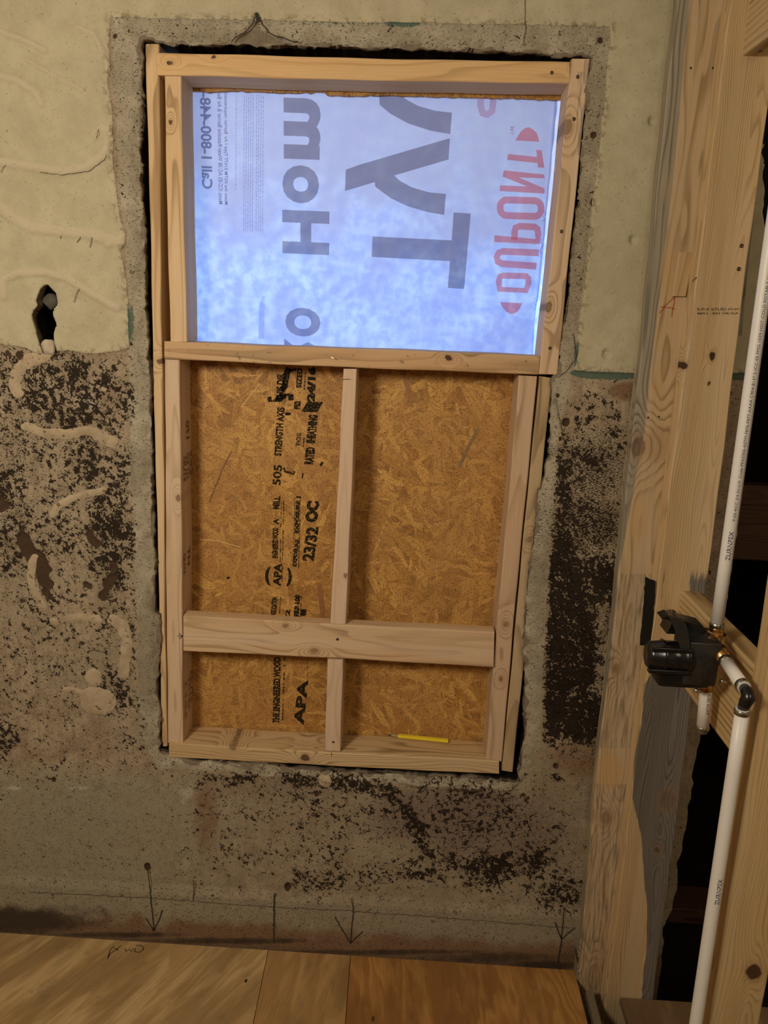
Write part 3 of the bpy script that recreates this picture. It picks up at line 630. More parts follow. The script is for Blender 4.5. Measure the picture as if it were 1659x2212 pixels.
# lines drawn and cracked on the wall, and shading lines along ridges
YW = -0.0095
def wall_mark(name, strokes, y, w, mat, label=None, jit=0.0006):
    v, f = join([pstroke(s, y, w, jit) for s in strokes]); o = mk(name, v, f, mat, wall)
    if label: o['label'] = label
wall_mark('drawn_arrow', [[(318, 1872), (322, 1905), (326, 1940), (330, 1985), (333, 2012)], [(314, 1983), (333, 2012)], [(351, 1966), (344, 1985), (333, 2010)]], YW, 0.0024, M_PEN)
wall_mark('drawn_arrow', [[(760, 1940), (763, 1965), (760, 2000), (757, 2038)], [(723, 1980), (740, 2010), (757, 2037)], [(783, 2012), (757, 2037)]], YW, 0.0022, M_PEN)
wall_mark('drawn_arrow', [[(1218, 1962), (1215, 2000), (1213, 2030), (1205, 2080)], [(1199, 1992), (1212, 2028)], [(1241, 2004), (1222, 2020), (1213, 2030)]], YW, 0.0022, M_PEN)
wall_mark('joint_crack', [[(593, 1930), (592, 1960), (592, 2000), (591, 2038)]], YW, 0.0035, M_PENCIL)
wall_mark('board_crack', [[(60, 1927), (170, 1932), (350, 1942), (480, 1952), (600, 1960), (740, 1967), (900, 1978), (1050, 1990), (1230, 2004)]], YW, 0.0014, M_PENCIL, jit=0.0012)
wall_mark('crack_and_shade_line', [[(1137, -10), (1133, 20), (1135, 60), (1131, 100)]], -0.0034, 0.0012, M_PENCIL)
wall_mark('crack_and_shade_line', [[(500, 92), (508, 82), (526, 72), (538, 62), (546, 50), (551, 36)], [(561, 36), (566, 52), (580, 70), (598, 78), (620, 86), (645, 90)]], -0.0030, 0.0022, M_PENCIL)
wall_mark('nail_hole', [[(553, 26), (555, 38), (556, 48)]], -0.0045, 0.006, M_PEN, jit=0.0008)
wall_mark('crack_and_shade_line', [[(418, 1900), (419, 1925), (417, 1945)]], YW, 0.0022, M_PENCIL)
wall_mark('crack_and_shade_line', [[(0, 372), (12, 356), (30, 350)], [(85, 372), (130, 378), (190, 370), (225, 345), (236, 318)], [(208, 300), (212, 280), (222, 272)]], -0.0062, 0.0011, M_CRACK_SHADE)  # dark lines painted along ridge edges to shade their relief
wall_mark('crack_and_shade_line', [[(160, 654), (166, 630), (178, 618)], [(135, 500), (130, 515)], [(176, 506), (166, 524)], [(200, 505), (194, 535)]], -0.0062, 0.0014, M_CRACK_SHADE)
wall_mark('crack_and_shade_line', [[(1238, 720), (1246, 770), (1225, 800), (1205, 815)], [(1198, 860), (1214, 930), (1220, 960)]], -0.0022, 0.0012, M_PENCIL)

# masonry behind the plaster, dark (leaves the window opening free)
def ringbox(parts, name, mat, kind='structure', label=None):
    v, f = join([box_geo(*p) for p in parts]); o = mk(name, v, f, mat); tag(o, label, kind=kind); return o
oX0, oX1, oZ0, oZ1 = -0.55, 0.308, 0.56, 2.15
ringbox([((-2.2, 0.1205, -0.30), (oX0, 0.16, 2.46)), ((oX1, 0.1205, -0.30), (0.78, 0.16, 2.46)), ((oX0, 0.1205, -0.30), (oX1, 0.16, oZ0)), ((oX0, 0.1205, oZ1), (oX1, 0.16, 2.46))], 'wall_masonry', M_DARK)
# dark void beyond the partition
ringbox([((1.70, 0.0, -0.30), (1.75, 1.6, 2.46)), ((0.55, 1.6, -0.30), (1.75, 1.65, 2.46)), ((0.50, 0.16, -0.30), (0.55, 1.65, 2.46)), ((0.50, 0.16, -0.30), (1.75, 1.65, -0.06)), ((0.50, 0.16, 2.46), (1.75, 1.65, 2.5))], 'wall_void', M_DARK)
box('wall_left', (-2.25, -3.45, -0.30), (-2.2, 0.16, 2.46), M_SHELL)['kind'] = 'structure'
box('wall_back', (-2.2, -3.45, -0.30), (1.75, -3.40, 2.46), M_SHELL)['kind'] = 'structure'
box('wall_right', (1.70, -3.40, -0.30), (1.75, 0.0, 2.46), M_SHELL)['kind'] = 'structure'
box('ceiling', (-2.25, -3.45, 2.46), (1.75, 0.16, 2.50), M_CEIL)['kind'] = 'structure'
box('floor', (-2.25, -3.45, -0.30), (1.75, 1.65, -0.24), M_DARK)['kind'] = 'structure'

# ------------------------------------------------------------------ plywood underfloor
s1a, s1b = G(582, 2041), G(547, 2211); s2a, s2b = G(758, 2055), G(746, 2211); s3a, s3b = G(1240, 2093), G(1266, 2211)
def at_y(a, b, y): t = (y - a[1]) / (b[1] - a[1]); return a[0] + (b[0] - a[0]) * t
def sheet(name, xa0, xb0, xa1, xb1, y0, y1, mat, label):
    z1, z0 = 0.0, -0.018; v = [(xa0, y0, z0), (xb0, y0, z0), (xb1, y1, z0), (xa1, y1, z0), (xa0, y0, z1), (xb0, y0, z1), (xb1, y1, z1), (xa1, y1, z1)]
    o = mk(name, v, [(0, 3, 2, 1), (4, 5, 6, 7), (0, 1, 5, 4), (1, 2, 6, 5), (2, 3, 7, 6), (3, 0, 4, 7)][:], mat, org=(0, 0, 0)); return tag(o, label, 'plywood')
yf0, yf1 = -3.38, -0.016; g_ = 0.0008
L1 = lambda y: at_y(s1a, s1b, y); L2 = lambda y: at_y(s2a, s2b, y); L3 = lambda y: min(0.50, 0.50)
ply1 = sheet('plywood_sheet', -2.19, L1(yf0) - g_, -2.19, L1(yf1) - g_, yf0, yf1, ply_mat('ply_blond', (0.56, 0.385, 0.18), (0.43, 0.265, 0.105), 3.0, 0.55), 'blond plywood floor sheet at the left with pencilled letters near its far edge')
sheet('plywood_sheet', L1(yf0) + g_, L2(yf0) - g_, L1(yf1) + g_, L2(yf1) - g_, yf0, yf1, ply_mat('ply_tan', (0.47, 0.285, 0.115), (0.36, 0.20, 0.075), 9.0, 0.15, 0.5), 'narrow tan plywood floor strip between the blond sheet and the orange sheet')
sheet('plywood_sheet', L2(yf0) + g_, s3a[0] + 0.012, L2(yf1) + g_, s3a[0], yf0, yf1, ply_mat('ply_orange', (0.46, 0.235, 0.07), (0.33, 0.145, 0.04), 14.0, -0.1, 1.2), 'smooth orange plywood floor sheet ending at the partition studs')
sheet('plywood_sheet', 0.60, 1.69, 0.60, 1.69, yf0, -0.092, ply_mat('ply_dim', (0.30, 0.19, 0.10), (0.22, 0.13, 0.06), 5.0, 0.0, 1.0), 'dim brown plywood floor sheet behind the partition, seen between its studs')
# pencilled letters on the blond sheet
def gstroke(pxs, w=0.0022, z=0.0006):
    pts_ = [G(*p, z) for p in pxs]; Vv, Ff = [], []
    for i, p in enumerate(pts_):
        d = pts_[min(i + 1, len(pts_) - 1)] - pts_[max(i - 1, 0)]; n = np.array([-d[1], d[0], 0]); n /= np.linalg.norm(n) + 1e-9; Vv += [p - n * w / 2, p + n * w / 2]
    return Vv, [(2 * i, 2 * i + 1, 2 * i + 3, 2 * i + 2) for i in range(len(pts_) - 1)]
kwd = [[(247, 2043), (238, 2052), (233, 2068)], [(262, 2042), (250, 2052), (238, 2060), (232, 2072)], [(247, 2048), (256, 2053)], [(270, 2049), (273, 2056), (279, 2050), (284, 2056), (287, 2049)], [(292, 2048), (291, 2056), (300, 2057), (309, 2052), (310, 2046), (303, 2042), (294, 2042)]]
v, f = join([gstroke(k) for k in kwd]); mk('pencil_writing', v, f, M_PEN, ply1)
v, f = join([gstroke([(530, 2122), (532, 2116), (534, 2118)], 0.006)]); mk('pin_knot', v, f, M_PEN, ply1)

# ------------------------------------------------------------------ window framing
YF = 0.008; DEP = 0.086
c1 = dict(light=(0.68, 0.47, 0.255), dark=(0.47, 0.29, 0.13))
c2 = dict(light=(0.66, 0.475, 0.30), dark=(0.50, 0.33, 0.19))
c3 = dict(light=(0.60, 0.42, 0.24), dark=(0.45, 0.28, 0.14))
def stub(seed): return None
LS = fboard('outer_stud', (314, 95), (342, 95), (361, 1612), (350, 1612), YF + 0.006, DEP, wood('pine_outer_left', seed=1, knots=((0.95, 0.012, 0.005, 0.8),), **c1), 'long outer pine stud down the left side of the window opening', seed=1)
HP = fboard('head_plate', (338, 114), (1231, 134), (1229, 182), (340, 163), YF, DEP, wood('pine_head', seed=2, knots=((0.028, 0.018, 0.004, 0.7), (0.115, 0.006, 0.004, 0.95), (0.845, 0.016, 0.0045, 0.9)), ring=0.011, centre=(0.05, 0.09), contrast=0.45, light=(0.70, 0.46, 0.22), dark=(0.55, 0.33, 0.13)), 'horizontal pine head plate along the top of the window frame', vert=False, seed=2)
JL = fboard('jack_stud', (355, 164), (392, 165), (404, 738), (367, 738), YF + 0.004, DEP, wood('pine_jack_upper_left', seed=3, knots=((0.44, 0.012, 0.004, 0.9),), **c1), 'short pine jack stud left of the glowing house wrap', seed=3)
RS = fboard('outer_stud', (1235, 127), (1273, 127), (1205, 809), (1164, 808), YF - 0.004, DEP, wood('pine_outer_right', seed=4, knots=((0.49, 0.006, 0.012, 0.5), (0.14, 0.005, 0.008, 0.55)), **c2, ring=0.009), 'pine stud with screw heads right of the house wrap, ending level with the sill rail',
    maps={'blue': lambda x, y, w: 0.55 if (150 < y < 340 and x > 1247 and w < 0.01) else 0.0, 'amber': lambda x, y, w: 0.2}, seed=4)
SR = fboard('sill_rail', (355, 737), (1166, 769), (1163, 811), (355, 776), YF - 0.003, DEP, wood('pine_sill_rail', seed=5, knots=((0.62, 0.012, 0.005, 0.95),), dirt=0.9, ring=0.009, light=(0.60, 0.40, 0.22), dark=(0.45, 0.28, 0.14)), 'dirty horizontal sill rail directly below the glowing house wrap', vert=False, seed=5)
JLL = fboard('jack_stud', (355, 776), (389, 776), (396, 1607), (362, 1605), YF + 0.003, DEP, wood('pine_jack_lower_left', seed=6, knots=((0.63, 0.032, 0.006, 0.6),), contrast=0.45, light=(0.66, 0.48, 0.32), dark=(0.52, 0.35, 0.2)), 'lower left jack stud with faint lumber stamps on its inner side', seed=6)
JRL = fboard('jack_stud', (1121, 811), (1160, 813), (1083, 1645), (1049, 1640), YF + 0.004, DEP, wood('pine_jack_lower_right', seed=7, knots=((0.36, 0.020, 0.007, 0.35), (0.22, 0.02, 0.005, 0.5)), ring=0.009, light=(0.60, 0.42, 0.27), dark=(0.45, 0.29, 0.16)), 'lower right jack stud standing on the right end of the bottom plate', seed=7)
ORL = fboard('outer_stud', (1164, 812), (1193, 817), (1108, 1668), (1083, 1664), YF + 0.010, 0.078, wood('pine_outer_lower_right', seed=8, knots=((0.60, 0.015, 0.006, 0.3),), light=(0.52, 0.37, 0.20), dark=(0.34, 0.22, 0.10)), 'narrow outer stud wedged between lower right jack stud and broken concrete', seed=8)
CU = fboard('cripple_stud', (742, 797), (770, 797), (748, 1349), (714, 1347), YF - 0.004, DEP * 0.93, wood('pine_cripple_upper', seed=9, knots=((0.12, 0.03, 0.005, 0.6),), contrast=0.25, streak=0.25, light=(0.66, 0.48, 0.34), dark=(0.56, 0.38, 0.24)), 'upper centre cripple stud between the sill rail and the flat rail', seed=9)
RL = fboard('flat_rail', (396, 1331), (1068, 1366), (1066, 1441), (396, 1406), YF - 0.004, 0.038, wood('pine_flat_rail', seed=10, knots=((0.245, 0.010, 0.006, 0.45), (0.315, 0.072, 0.008, 0.45)), ring=0.010, centre=(0.02, 0.13), warp=0.02, contrast=0.6, light=(0.64, 0.45, 0.27), dark=(0.46, 0.28, 0.14)), 'wide flat pine rail crossing the lower half of the frame', vert=False, seed=10)
CL = fboard('cripple_stud', (708, 1424), (741, 1425), (735, 1623), (702, 1621), YF - 0.002, DEP * 0.9, wood('pine_cripple_lower', seed=11, contrast=0.3, streak=0.3, light=(0.64, 0.47, 0.33), dark=(0.54, 0.37, 0.23)), 'short lower centre cripple stud between the flat rail and bottom plate', seed=11)
BP = fboard('bottom_plate', (365, 1606), (1078, 1645), (1078, 1673), (365, 1637), YF - 0.005, DEP + 0.004, wood('pine_bottom_plate', seed=12, knots=((0.34, 0.020, 0.009, 0.85), (0.16, 0.002, 0.006, 0.5)), ring=0.0058, centre=(0.10, 0.02), warp=0.02, light=(0.60, 0.42, 0.22), dark=(0.40, 0.25, 0.11)), 'horizontal bottom plate of the frame with the yellow pencil on it', vert=False, seed=12)
def screw(parent, px, py, y, r=0.0036, name='screw'):
    c = P(px, py, y); V = []; Fs = []; n = 14
    for rr, dy in ((r, 0.0), (r, -0.0005), (r * 0.75, -0.0009), (r * 0.45, -0.0002)):
        for k in range(n): V.append(c + np.array([rr * math.cos(2 * math.pi * k / n), dy, rr * math.sin(2 * math.pi * k / n)]))
    for i in range(3):
        for k in range(n): Fs.append((i * n + k, i * n + (k + 1) % n, (i + 1) * n + (k + 1) % n, (i + 1) * n + k))
    Fs.append(tuple(3 * n + k for k in range(n))); return mk(name, V, Fs, M_SCREW, parent)
for p_ in ((1248, 166), (1240, 257), (1213, 500), (1188, 752)): screw(RS, *p_, YF - 0.0042)
screw(RL, 729, 1381, YF - 0.0042); screw(CL, 720, 1603, YF - 0.0022, 0.003); screw(CU, 762, 1236, YF - 0.0042, 0.002, 'pin_knot')
screw(HP, 1192, 157, YF - 0.0002, 0.0034, 'nail'); screw(HP, 364, 136, YF - 0.0002, 0.0034, 'nail')
def staple(parent, a, b, y):
    A, B = P(*a, y), P(*b, y); v, f = tube_geo([A + [0, 0.004, 0], A, (A + B) / 2 + [0, -0.001, 0.0005], B, B + [0, 0.004, 0]], 0.0006, 6); return mk('staple', v, f, M_STEEL, parent)
staple(CU, (735, 820), (757, 819), YF - 0.006); staple(SR, (575, 760), (586, 762), YF - 0.005); staple(SR, (716, 772), (728, 777), YF - 0.005)
# marks on the lumber
def lum_mark(parent, strokes, y, w, mat, name='pencil_mark', jit=0.0):
    v, f = join([pstroke(s, y, w, jit) for s in strokes]); return mk(name, v, f, mat, parent)
lum_mark(JLL, [[(383, 1374), (394, 1374)], [(386, 1368), (394, 1374), (388, 1380)]], YF + 0.0024, 0.0018, M_PEN)
lum_mark(BP, [[(716, 1625), (716, 1634)]], YF - 0.0056, 0.0012, M_PEN)
# stamps on the inner side of the lower left jack (plane X)
xj = P(392, 1000, YF)[0]
def side_text(parent, s, z0, z1, y0, y1, xf, mat, flip=False, bold=0.03, name='lumber_stamp'):
    v, f = glyphs(s, bold); lo, hi = v.min(0), v.max(0); a = (v[:, 0] - lo[0]) / (hi[0] - lo[0]); b = (v[:, 1] - lo[1]) / (hi[1] - lo[1])
    Vv = np.stack([xf(z0 + (z1 - z0) * a), y0 + (y1 - y0) * b, z0 + (z1 - z0) * a], 1); return mk(name, Vv, f, mat, parent)
pa, pb_ = P(389, 776, YF), P(396, 1607, YF)
jx = lambda z: pb_[0] + (pa[0] - pb_[0]) * (z - pb_[2]) / (pa[2] - pb_[2]) + 0.0022
for (ya, yb_, txt, o0, o1) in ((1045, 990, 'STUD', 0.012, 0.034), (1042, 985, 'HT KD', 0.040, 0.055), (1040, 985, 'S-P-F', 0.062, 0.078), (955, 915, '170', 0.035, 0.060), (1245, 1200, 'STUD', 0.006, 0.022), (1235, 1195, 'HT', 0.040, 0.06), (1560, 1480, 'S-P-F 2', 0.010, 0.024), (1550, 1480, 'KD HT', 0.040, 0.052), (1545, 1475, 'STUD', 0.058, 0.072)):
    side_text(JLL, txt, P(395, ya, YF)[2], P(395, yb_, YF)[2], YF + 0.003 + o0, YF + 0.003 + o1, jx, M_INKF)

# ------------------------------------------------------------------ strand board behind the lower half
YO = YF + DEP + 0.003
a, b = P(392, 770, YO), P(1140, 1600, YO)
osb = box('strand_board', (-0.565, YO, 0.545), (0.325, YO + 0.011, P(700, 775, YO)[2]), M_OSB)
tag(osb, 'orange strand board sheathing with black printing behind the lower window frame', 'sheathing')
YS = YO - 0.0006
def stamp(txt, pb, pt, w, up='L', bold=0.05, mat=None, name='stamp_lettering', space=1.0):
    v, f = text_geo(txt, YS, pb, pt, w, up, bold, space); return mk(name, v, f, mat or M_INK, osb)
stamp('STRENGTH AXIS', (600, 985), (607, 880), 16, bold=0.045); stamp('THIS DIR', (604, 866), (607, 806), 17, bold=0.05)
stamp('505', (597, 1048), (601, 1004), 18, bold=0.03); stamp('MILL', (596, 1100), (598, 1072), 15); stamp('A', (596, 1133), (596, 1120), 13)
stamp('ENGINEERED WOOD', (594, 1206), (595, 1140), 13, bold=0.06)
stamp('APA', (598, 1266), (601, 1216), 17, bold=0.05)
stamp('ASSOCIATION', (590, 1330), (594, 1290), 13, bold=0.06)
stamp('THE ENGINEERED WOOD', (596, 1562), (599, 1420), 15, bold=0.06); stamp('APA', (645, 1566), (655, 1468), 22, bold=0.05)
stamp('RATED', (667, 1003), (671, 966), 20, bold=0.07); stamp('SHEATHING', (671, 958), (677, 896), 20, bold=0.07); stamp('II', (668, 890), (681, 868), 34, 'R', 0.08)
stamp('24/16', (671, 868), (674, 792), 18, bold=0.07); stamp('SIZED', (645, 838), (648, 795), 12, bold=0.05)
stamp('SPACING', (643, 963), (646, 935), 10, bold=0.04); stamp('PS2', (641, 884), (643, 866), 14, bold=0.07)
stamp('II', (596, 868), (617, 850), 20, 'R', 0.09); stamp('23/32', (665, 1212), (676, 1138), 26, bold=0.05); stamp('OC', (672, 1128), (677, 1082), 27, bold=0.07)
stamp('EXPOSURE', (636, 1224), (642, 1165), 9, bold=0.06); stamp('EXPOSURE 1', (641, 1152), (644, 1072), 9, bold=0.07); stamp('PRP 108', (640, 1332), (643, 1285), 12, bold=0.06); stamp('1', (655, 1330), (656, 1316), 12, bold=0.05); stamp('2', (621, 1332), (622, 1316), 10, bold=0.05)
def arc(cx, cy, rx, ry, a0, a1, w):
    pp = [(cx + rx * math.cos(math.radians(a)), cy + ry * math.sin(math.radians(a))) for a in np.linspace(a0, a1, 9)]
    v, f = ribbon([P(*p, YS) for p in pp], [w * (0.35 + 0.65 * math.sin(math.pi * (i + .5) / 9)) for i in range(9)]); return v, f
for v, f in (arc(603, 1245, 27, 30, 140, 222, 0.0085), arc(603, 1245, 24, 30, -38, 45, 0.0085)): mk('stamp_arc', v, f, M_INK, osb)
# rules and dashes of the small print
parts = []
def dashes(x0, y0, x1, y1, w, on=0.75, st=0.006):
    A, B = P(x0, y0, YS), P(x1, y1, YS); L = np.linalg.norm(B - A); t = 0
    while t < L:
        l = rng.uniform(0.5, 2.4) * st
        if rng.random() < on: parts.append(ribbon([A + (B - A) * t / L, A + (B - A) * min(1, (t + l) / L)], w * rng.uniform(0.7, 1.1)))
        t += l + st * 0.35
for args in ((608, 1074, 605, 1235, .002), (613, 1074, 609, 1260, .0022), (637, 1075, 633, 1225, .0016), (649, 1072, 645, 1228, .0020), (606, 1420, 602, 1562, .002), (615, 1420, 610, 1562, .003), (645, 1292, 643, 1333, .002), (658, 935, 655, 965, .0022), (660, 805, 657, 842, .002), (654, 1022, 652, 1040, .004), (615, 800, 616, 868, .002), (606, 1290, 603, 1333, .0018), (651, 1288, 649, 1333, .0022)):
    parts = []; dashes(*args); v, f = join(parts); tag(mk('stamp_small_print', v, f, M_INK, osb), kind='stuff')
parts = []
parts += [pstroke([(628, 795), (618, 812), (614, 832), (607, 845)], YS, 0.014, 0.002), pstroke([(641, 796), (625, 800)], YS, 0.006, 0.001), pstroke([(612, 1010), (618, 1020), (634, 1025), (636, 1018)], YS, 0.005, 0.001), pstroke([(692, 1006), (697, 998)], YS, 0.006), pstroke([(616, 894), (628, 894)], YS, 0.007), pstroke([(578, 862), (586, 862)], YS, 0.012, .001), pstroke([(624, 858), (634, 858)], YS, 0.014, .001), pstroke([(492, 1246), (494, 1250)], YS, 0.008)]
for v, f in parts: mk('ink_smudge', v, f, M_INK, osb)
# pencil smudges and pale or dark long strands that stand out
M_ST1 = simple('brown_strand', (0.22, 0.10, 0.035), 0.6, var=0.4); M_ST2 = simple('pale_strand', (0.62, 0.38, 0.14), 0.6, var=0.3)
def strand(pts_, w, mat): v, f = pstroke(pts_, YO - 0.0003, w); mk('wood_strand', v, f, mat, osb)
strand([(500, 975), (482, 1010), (452, 1085)], 0.0035, M_ST1); strand([(1034, 925), (1012, 965), (992, 1008)], [0.004, 0.012, 0.004][0] * 2, simple('grey_strand', (0.26, 0.16, 0.07), 0.6, var=0.5)); strand([(690, 1262), (698, 1335)], 0.013, simple('russet_strand', (0.34, 0.15, 0.05), 0.6, var=0.5))
strand([(432, 1165), (470, 1168), (520, 1182)], 0.003, M_ST2); strand([(560, 830), (520, 880)], 0.003, M_ST2); strand([(865, 780), (890, 870)], 0.012, simple('russet_strand_2', (0.36, 0.17, 0.06), 0.6, var=0.5)); strand([(665, 1410), (664, 1462)], 0.0016, M_ST1)
# sheathing round the head, behind the studs
zr0 = P(700, 776, YO)[2] + 0.002; rgt = P(1224, 400, YO)[0]; lft = P(402, 400, YO)[0] - 0.012
ztop = P(800, 180, YO)[2]
for lo_, hi_, lb in (((-0.565, YO, zr0), (lft, YO + 0.011, ztop), 'strip of strand board behind the upper left jack stud'), ((rgt, YO, zr0), (0.325, YO + 0.011, ztop), 'strip of strand board behind the upper right stud')):
    tag(box('strand_board', lo_, hi_, M_OSB), lb, 'sheathing')
rg = [(395, 194), (420, 197), (450, 200), (500, 196), (560, 198), (640, 201), (700, 199), (706, 205), (760, 208), (830, 206), (900, 208), (1000, 210), (1100, 212), (1230, 216)]
rg = rough_poly(rg, 0.8, 9, 17, False); zt_ = 2.165
Vt = [P(*p, YO) for p in rg]; Vu = [np.array([p[0], YO, zt_]) for p in Vt]; n_ = len(Vt); Vv = Vt + Vu; Vv = Vv + [q_ + np.array([0, 0.011, 0]) for q_ in Vv]; m_ = 2 * n_
Ff = []
for i in range(n_ - 1): Ff += [(i, i + 1, n_ + i + 1, n_ + i), (m_ + i + 1, m_ + i, m_ + n_ + i, m_ + n_ + i + 1), (i + 1, i, m_ + i, m_ + i + 1), (n_ + i, n_ + i + 1, m_ + n_ + i + 1, m_ + n_ + i)]
Ff += [(0, n_, m_ + n_, m_), (n_ - 1, m_ + n_ - 1, m_ + 2 * n_ - 1, 2 * n_ - 1)]
tag(mk('strand_board', Vv, Ff, M_OSB), 'ragged lower rim of strand board showing along the top of house wrap', 'sheathing')

# ------------------------------------------------------------------ house wrap, lit from outside
YH = YO + 0.013
top = [(395, 182), (800, 182), (1204, 200)]
right = [(1203, 240), (1199, 262), (1197, 300), (1192, 330), (1190, 372), (1186, 400), (1184, 428), (1179, 470), (1177, 510), (1173, 540), (1169, 585), (1163, 640), (1158, 665), (1154, 700), (1150, 790)]
left = [(395, 790)]
def hw(poly, y, name, mat, parent=None, org=None):
    return mk(name, [P(*p, y) for p in poly] + [P(*p, y) + np.array([0, 0.0004, 0]) for p in poly], prism_px(poly, y, 0.0004)[1], mat, parent, org)
z0w = P(800, 770, YH)[2]
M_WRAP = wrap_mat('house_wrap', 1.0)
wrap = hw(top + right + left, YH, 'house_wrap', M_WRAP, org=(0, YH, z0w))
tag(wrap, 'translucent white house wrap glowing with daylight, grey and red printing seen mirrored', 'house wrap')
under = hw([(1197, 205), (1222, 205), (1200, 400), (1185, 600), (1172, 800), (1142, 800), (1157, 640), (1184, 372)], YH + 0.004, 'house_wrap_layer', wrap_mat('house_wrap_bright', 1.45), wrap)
M_GREY = film('grey_print', (0.60, 0.54, 0.53), 0.10); M_REDP = film('red_print', (1.0, 0.50, 0.47), 0.10, (0.9, 0.35, 0.25)); M_SM = film('small_grey_print', (0.45, 0.44, 0.50), 0.1)
M_REDF = film('faint_red_print', (0.95, 0.70, 0.72), 0.05); M_BLUEF = film('faint_blue_shadow', (0.85, 0.83, 0.96), 0.0)
YP = YH - 0.0008
def zc(l): return [(740 + x / 3.19, 180 + y / 3.19) for x, y in l]
def pmesh(name, polys, mat, strokes=()):
    g = [poly_geo(p, YP) for p in polys]
    for pts_, w, closed in strokes:
        pw = [P(*p, YP) for p in pts_]; n = len(pw); V_, F_ = [], []
        for i in range(n):
            pv = pw[i - 1] if (closed or i > 0) else pw[i]; nx_ = pw[(i + 1) % n] if (closed or i < n - 1) else pw[i]
            d1 = pw[i] - pv; d2 = nx_ - pw[i]; d1 = d1 / (np.linalg.norm(d1) + 1e-9); d2 = d2 / (np.linalg.norm(d2) + 1e-9)
            d = d1 + d2; d /= np.linalg.norm(d) + 1e-9; nn = np.array([-d[2], 0, d[0]]); ww = w * MP / 2
            V_ += [pw[i] - nn * ww, pw[i] + nn * ww]
        F_ = [(2 * i, 2 * i + 1, 2 * ((i + 1) % n) + 1, 2 * ((i + 1) % n)) for i in range(n if closed else n - 1)]
        g.append((V_, F_))
    v, f = join(g); return mk(name, v, f, mat, wrap)
pmesh('printed_letter', [zc([(765, 890), (883, 897), (838, 1417), (725, 1410), (740, 1225), (200, 1196), (207, 1055), (752, 1082)])], M_GREY)
pmesh('printed_letter', [zc([(22, 595), (120, 560), (740, 378), (730, 525), (355, 635), (400, 675), (480, 718), (600, 752), (712, 762), (700, 906), (590, 888), (450, 848), (330, 790), (225, 712), (223, 680), (17, 742)])], M_GREY)
pmesh('printed_letter', [zc([(253, 84), (255, 148), (330, 210), (450, 275), (600, 325), (742, 350), (753, 202), (640, 190), (520, 155), (430, 106), (405, 84)])], M_GREY)
# red word with its two pointed ends
pmesh('printed_point', [zc([(1190, 393), (1353, 403), (1350, 375), (1336, 340), (1310, 315), (1283, 303), (1258, 308), (1228, 332)])], M_REDP)
pmesh('printed_point', [zc([(1085, 1507), (1238, 1515), (1222, 1550), (1202, 1576), (1180, 1588), (1155, 1590), (1125, 1570), (1100, 1540)])], M_REDP)
pmesh('printed_letter', [zc([(1335, 458), (1372, 462), (1390, 582), (1345, 578), (1345, 550), (1133, 527), (1142, 487), (1340, 507)])], M_REDP)
pmesh('printed_letter', [zc([(1112, 600), (1388, 628), (1392, 655), (1212, 648), (1392, 725), (1392, 760), (1082, 742), (1085, 703), (1272, 710), (1102, 642)])], M_REDP)
def rr(x0, y0, x1, y1, r, n=5):
    out = []
    for cx, cy, a0 in ((x1 - r, y0 + r, -90), (x1 - r, y1 - r, 0), (x0 + r, y1 - r, 90), (x0 + r, y0 + r, 180)):
        for a in np.linspace(a0, a0 + 90, n): out.append((cx + r * math.cos(math.radians(a)), cy + r * math.sin(math.radians(a))))
    return out
SW = 44 / 3.19
pmesh('printed_letter', [], M_REDP, [(zc([(x, y + (x - 1226) * 0.03) for x, y in rr(1086, 806, 1368, 914, 45)]), SW, True)])
pmesh('printed_letter', [], M_REDP, [(zc([(1045, 1070), (1345, 1090), (1349, 1040), (1343, 1005), (1322, 990), (1220, 985), (1192, 995), (1186, 1020), (1184, 1080)]), SW, False)])
pmesh('printed_letter', [], M_REDP, [(zc([(1352, 1168), (1110, 1158), (1078, 1166), (1062, 1195), (1070, 1228), (1100, 1243), (1336, 1260)]), SW, False)])
pmesh('printed_letter', [], M_REDP, [(zc([(1083, 1419), (1264, 1428), (1280, 1380), (1280, 1345), (1262, 1328), (1110, 1325), (1084, 1332), (1077, 1360)]), SW * 0.95, True)])
v, f = text_geo('TM', YP, (1104, 292), (1107, 273), 8, 'R', 0.02); mk('printed_trademark', v, f, M_REDF, wrap)
pmesh('shown_through_print', [], M_REDF, [(zc([(955, 95), (950, 150), (965, 205), (1000, 215), (1030, 190), (1040, 100)]), 14, False)])
pmesh('shown_through_shadow', [[(566, 640), (572, 640), (571, 731), (558, 732), (560, 660)]], M_BLUEF)
# "Home" and the smaller O / R below it
def letter(ch, box_, bold=0.03, mat=None, up='R'):
    x0, y0, x1, y1 = box_; v, f = text_geo(ch, YP, ((x0 + x1) / 2, y1), ((x0 + x1) / 2, y0), x1 - x0, up, bold); mk('printed_letter', v, f, mat or M_GREY, wrap)
letter('m', (613, 212, 692, 344), 0.045); letter('o', (610, 357, 689, 439), 0.04); letter('H', (610, 455, 711, 549), 0.045)
letter('O', (616, 665, 692, 727), 0.06)
pmesh('printed_letter', [[(614, 731), (640, 752), (614, 765)]], M_GREY, [([(640, 775), (650, 752), (665, 745), (680, 752), (684, 780)], 12, False)])
v, f = text_geo('Call 1-800-448-', YP, (448, 408), (443, 200), 23, 'R', 0.025); mk('printed_line', v, f, M_SM, wrap)
v, f = text_geo('Meets ICC-ES AC-38 Water-Resistive Barrier & Air Bar', YP, (477, 441), (474, 199), 9, 'R', 0.012); mk('printed_line', v, f, M_SM, wrap)
v, f = text_geo('Meets the ASTM E1677 Type I Air Barrier requirement', YP, (488, 442), (487, 199), 9, 'R', 0.012); mk('printed_line', v, f, M_SM, wrap)
parts = []
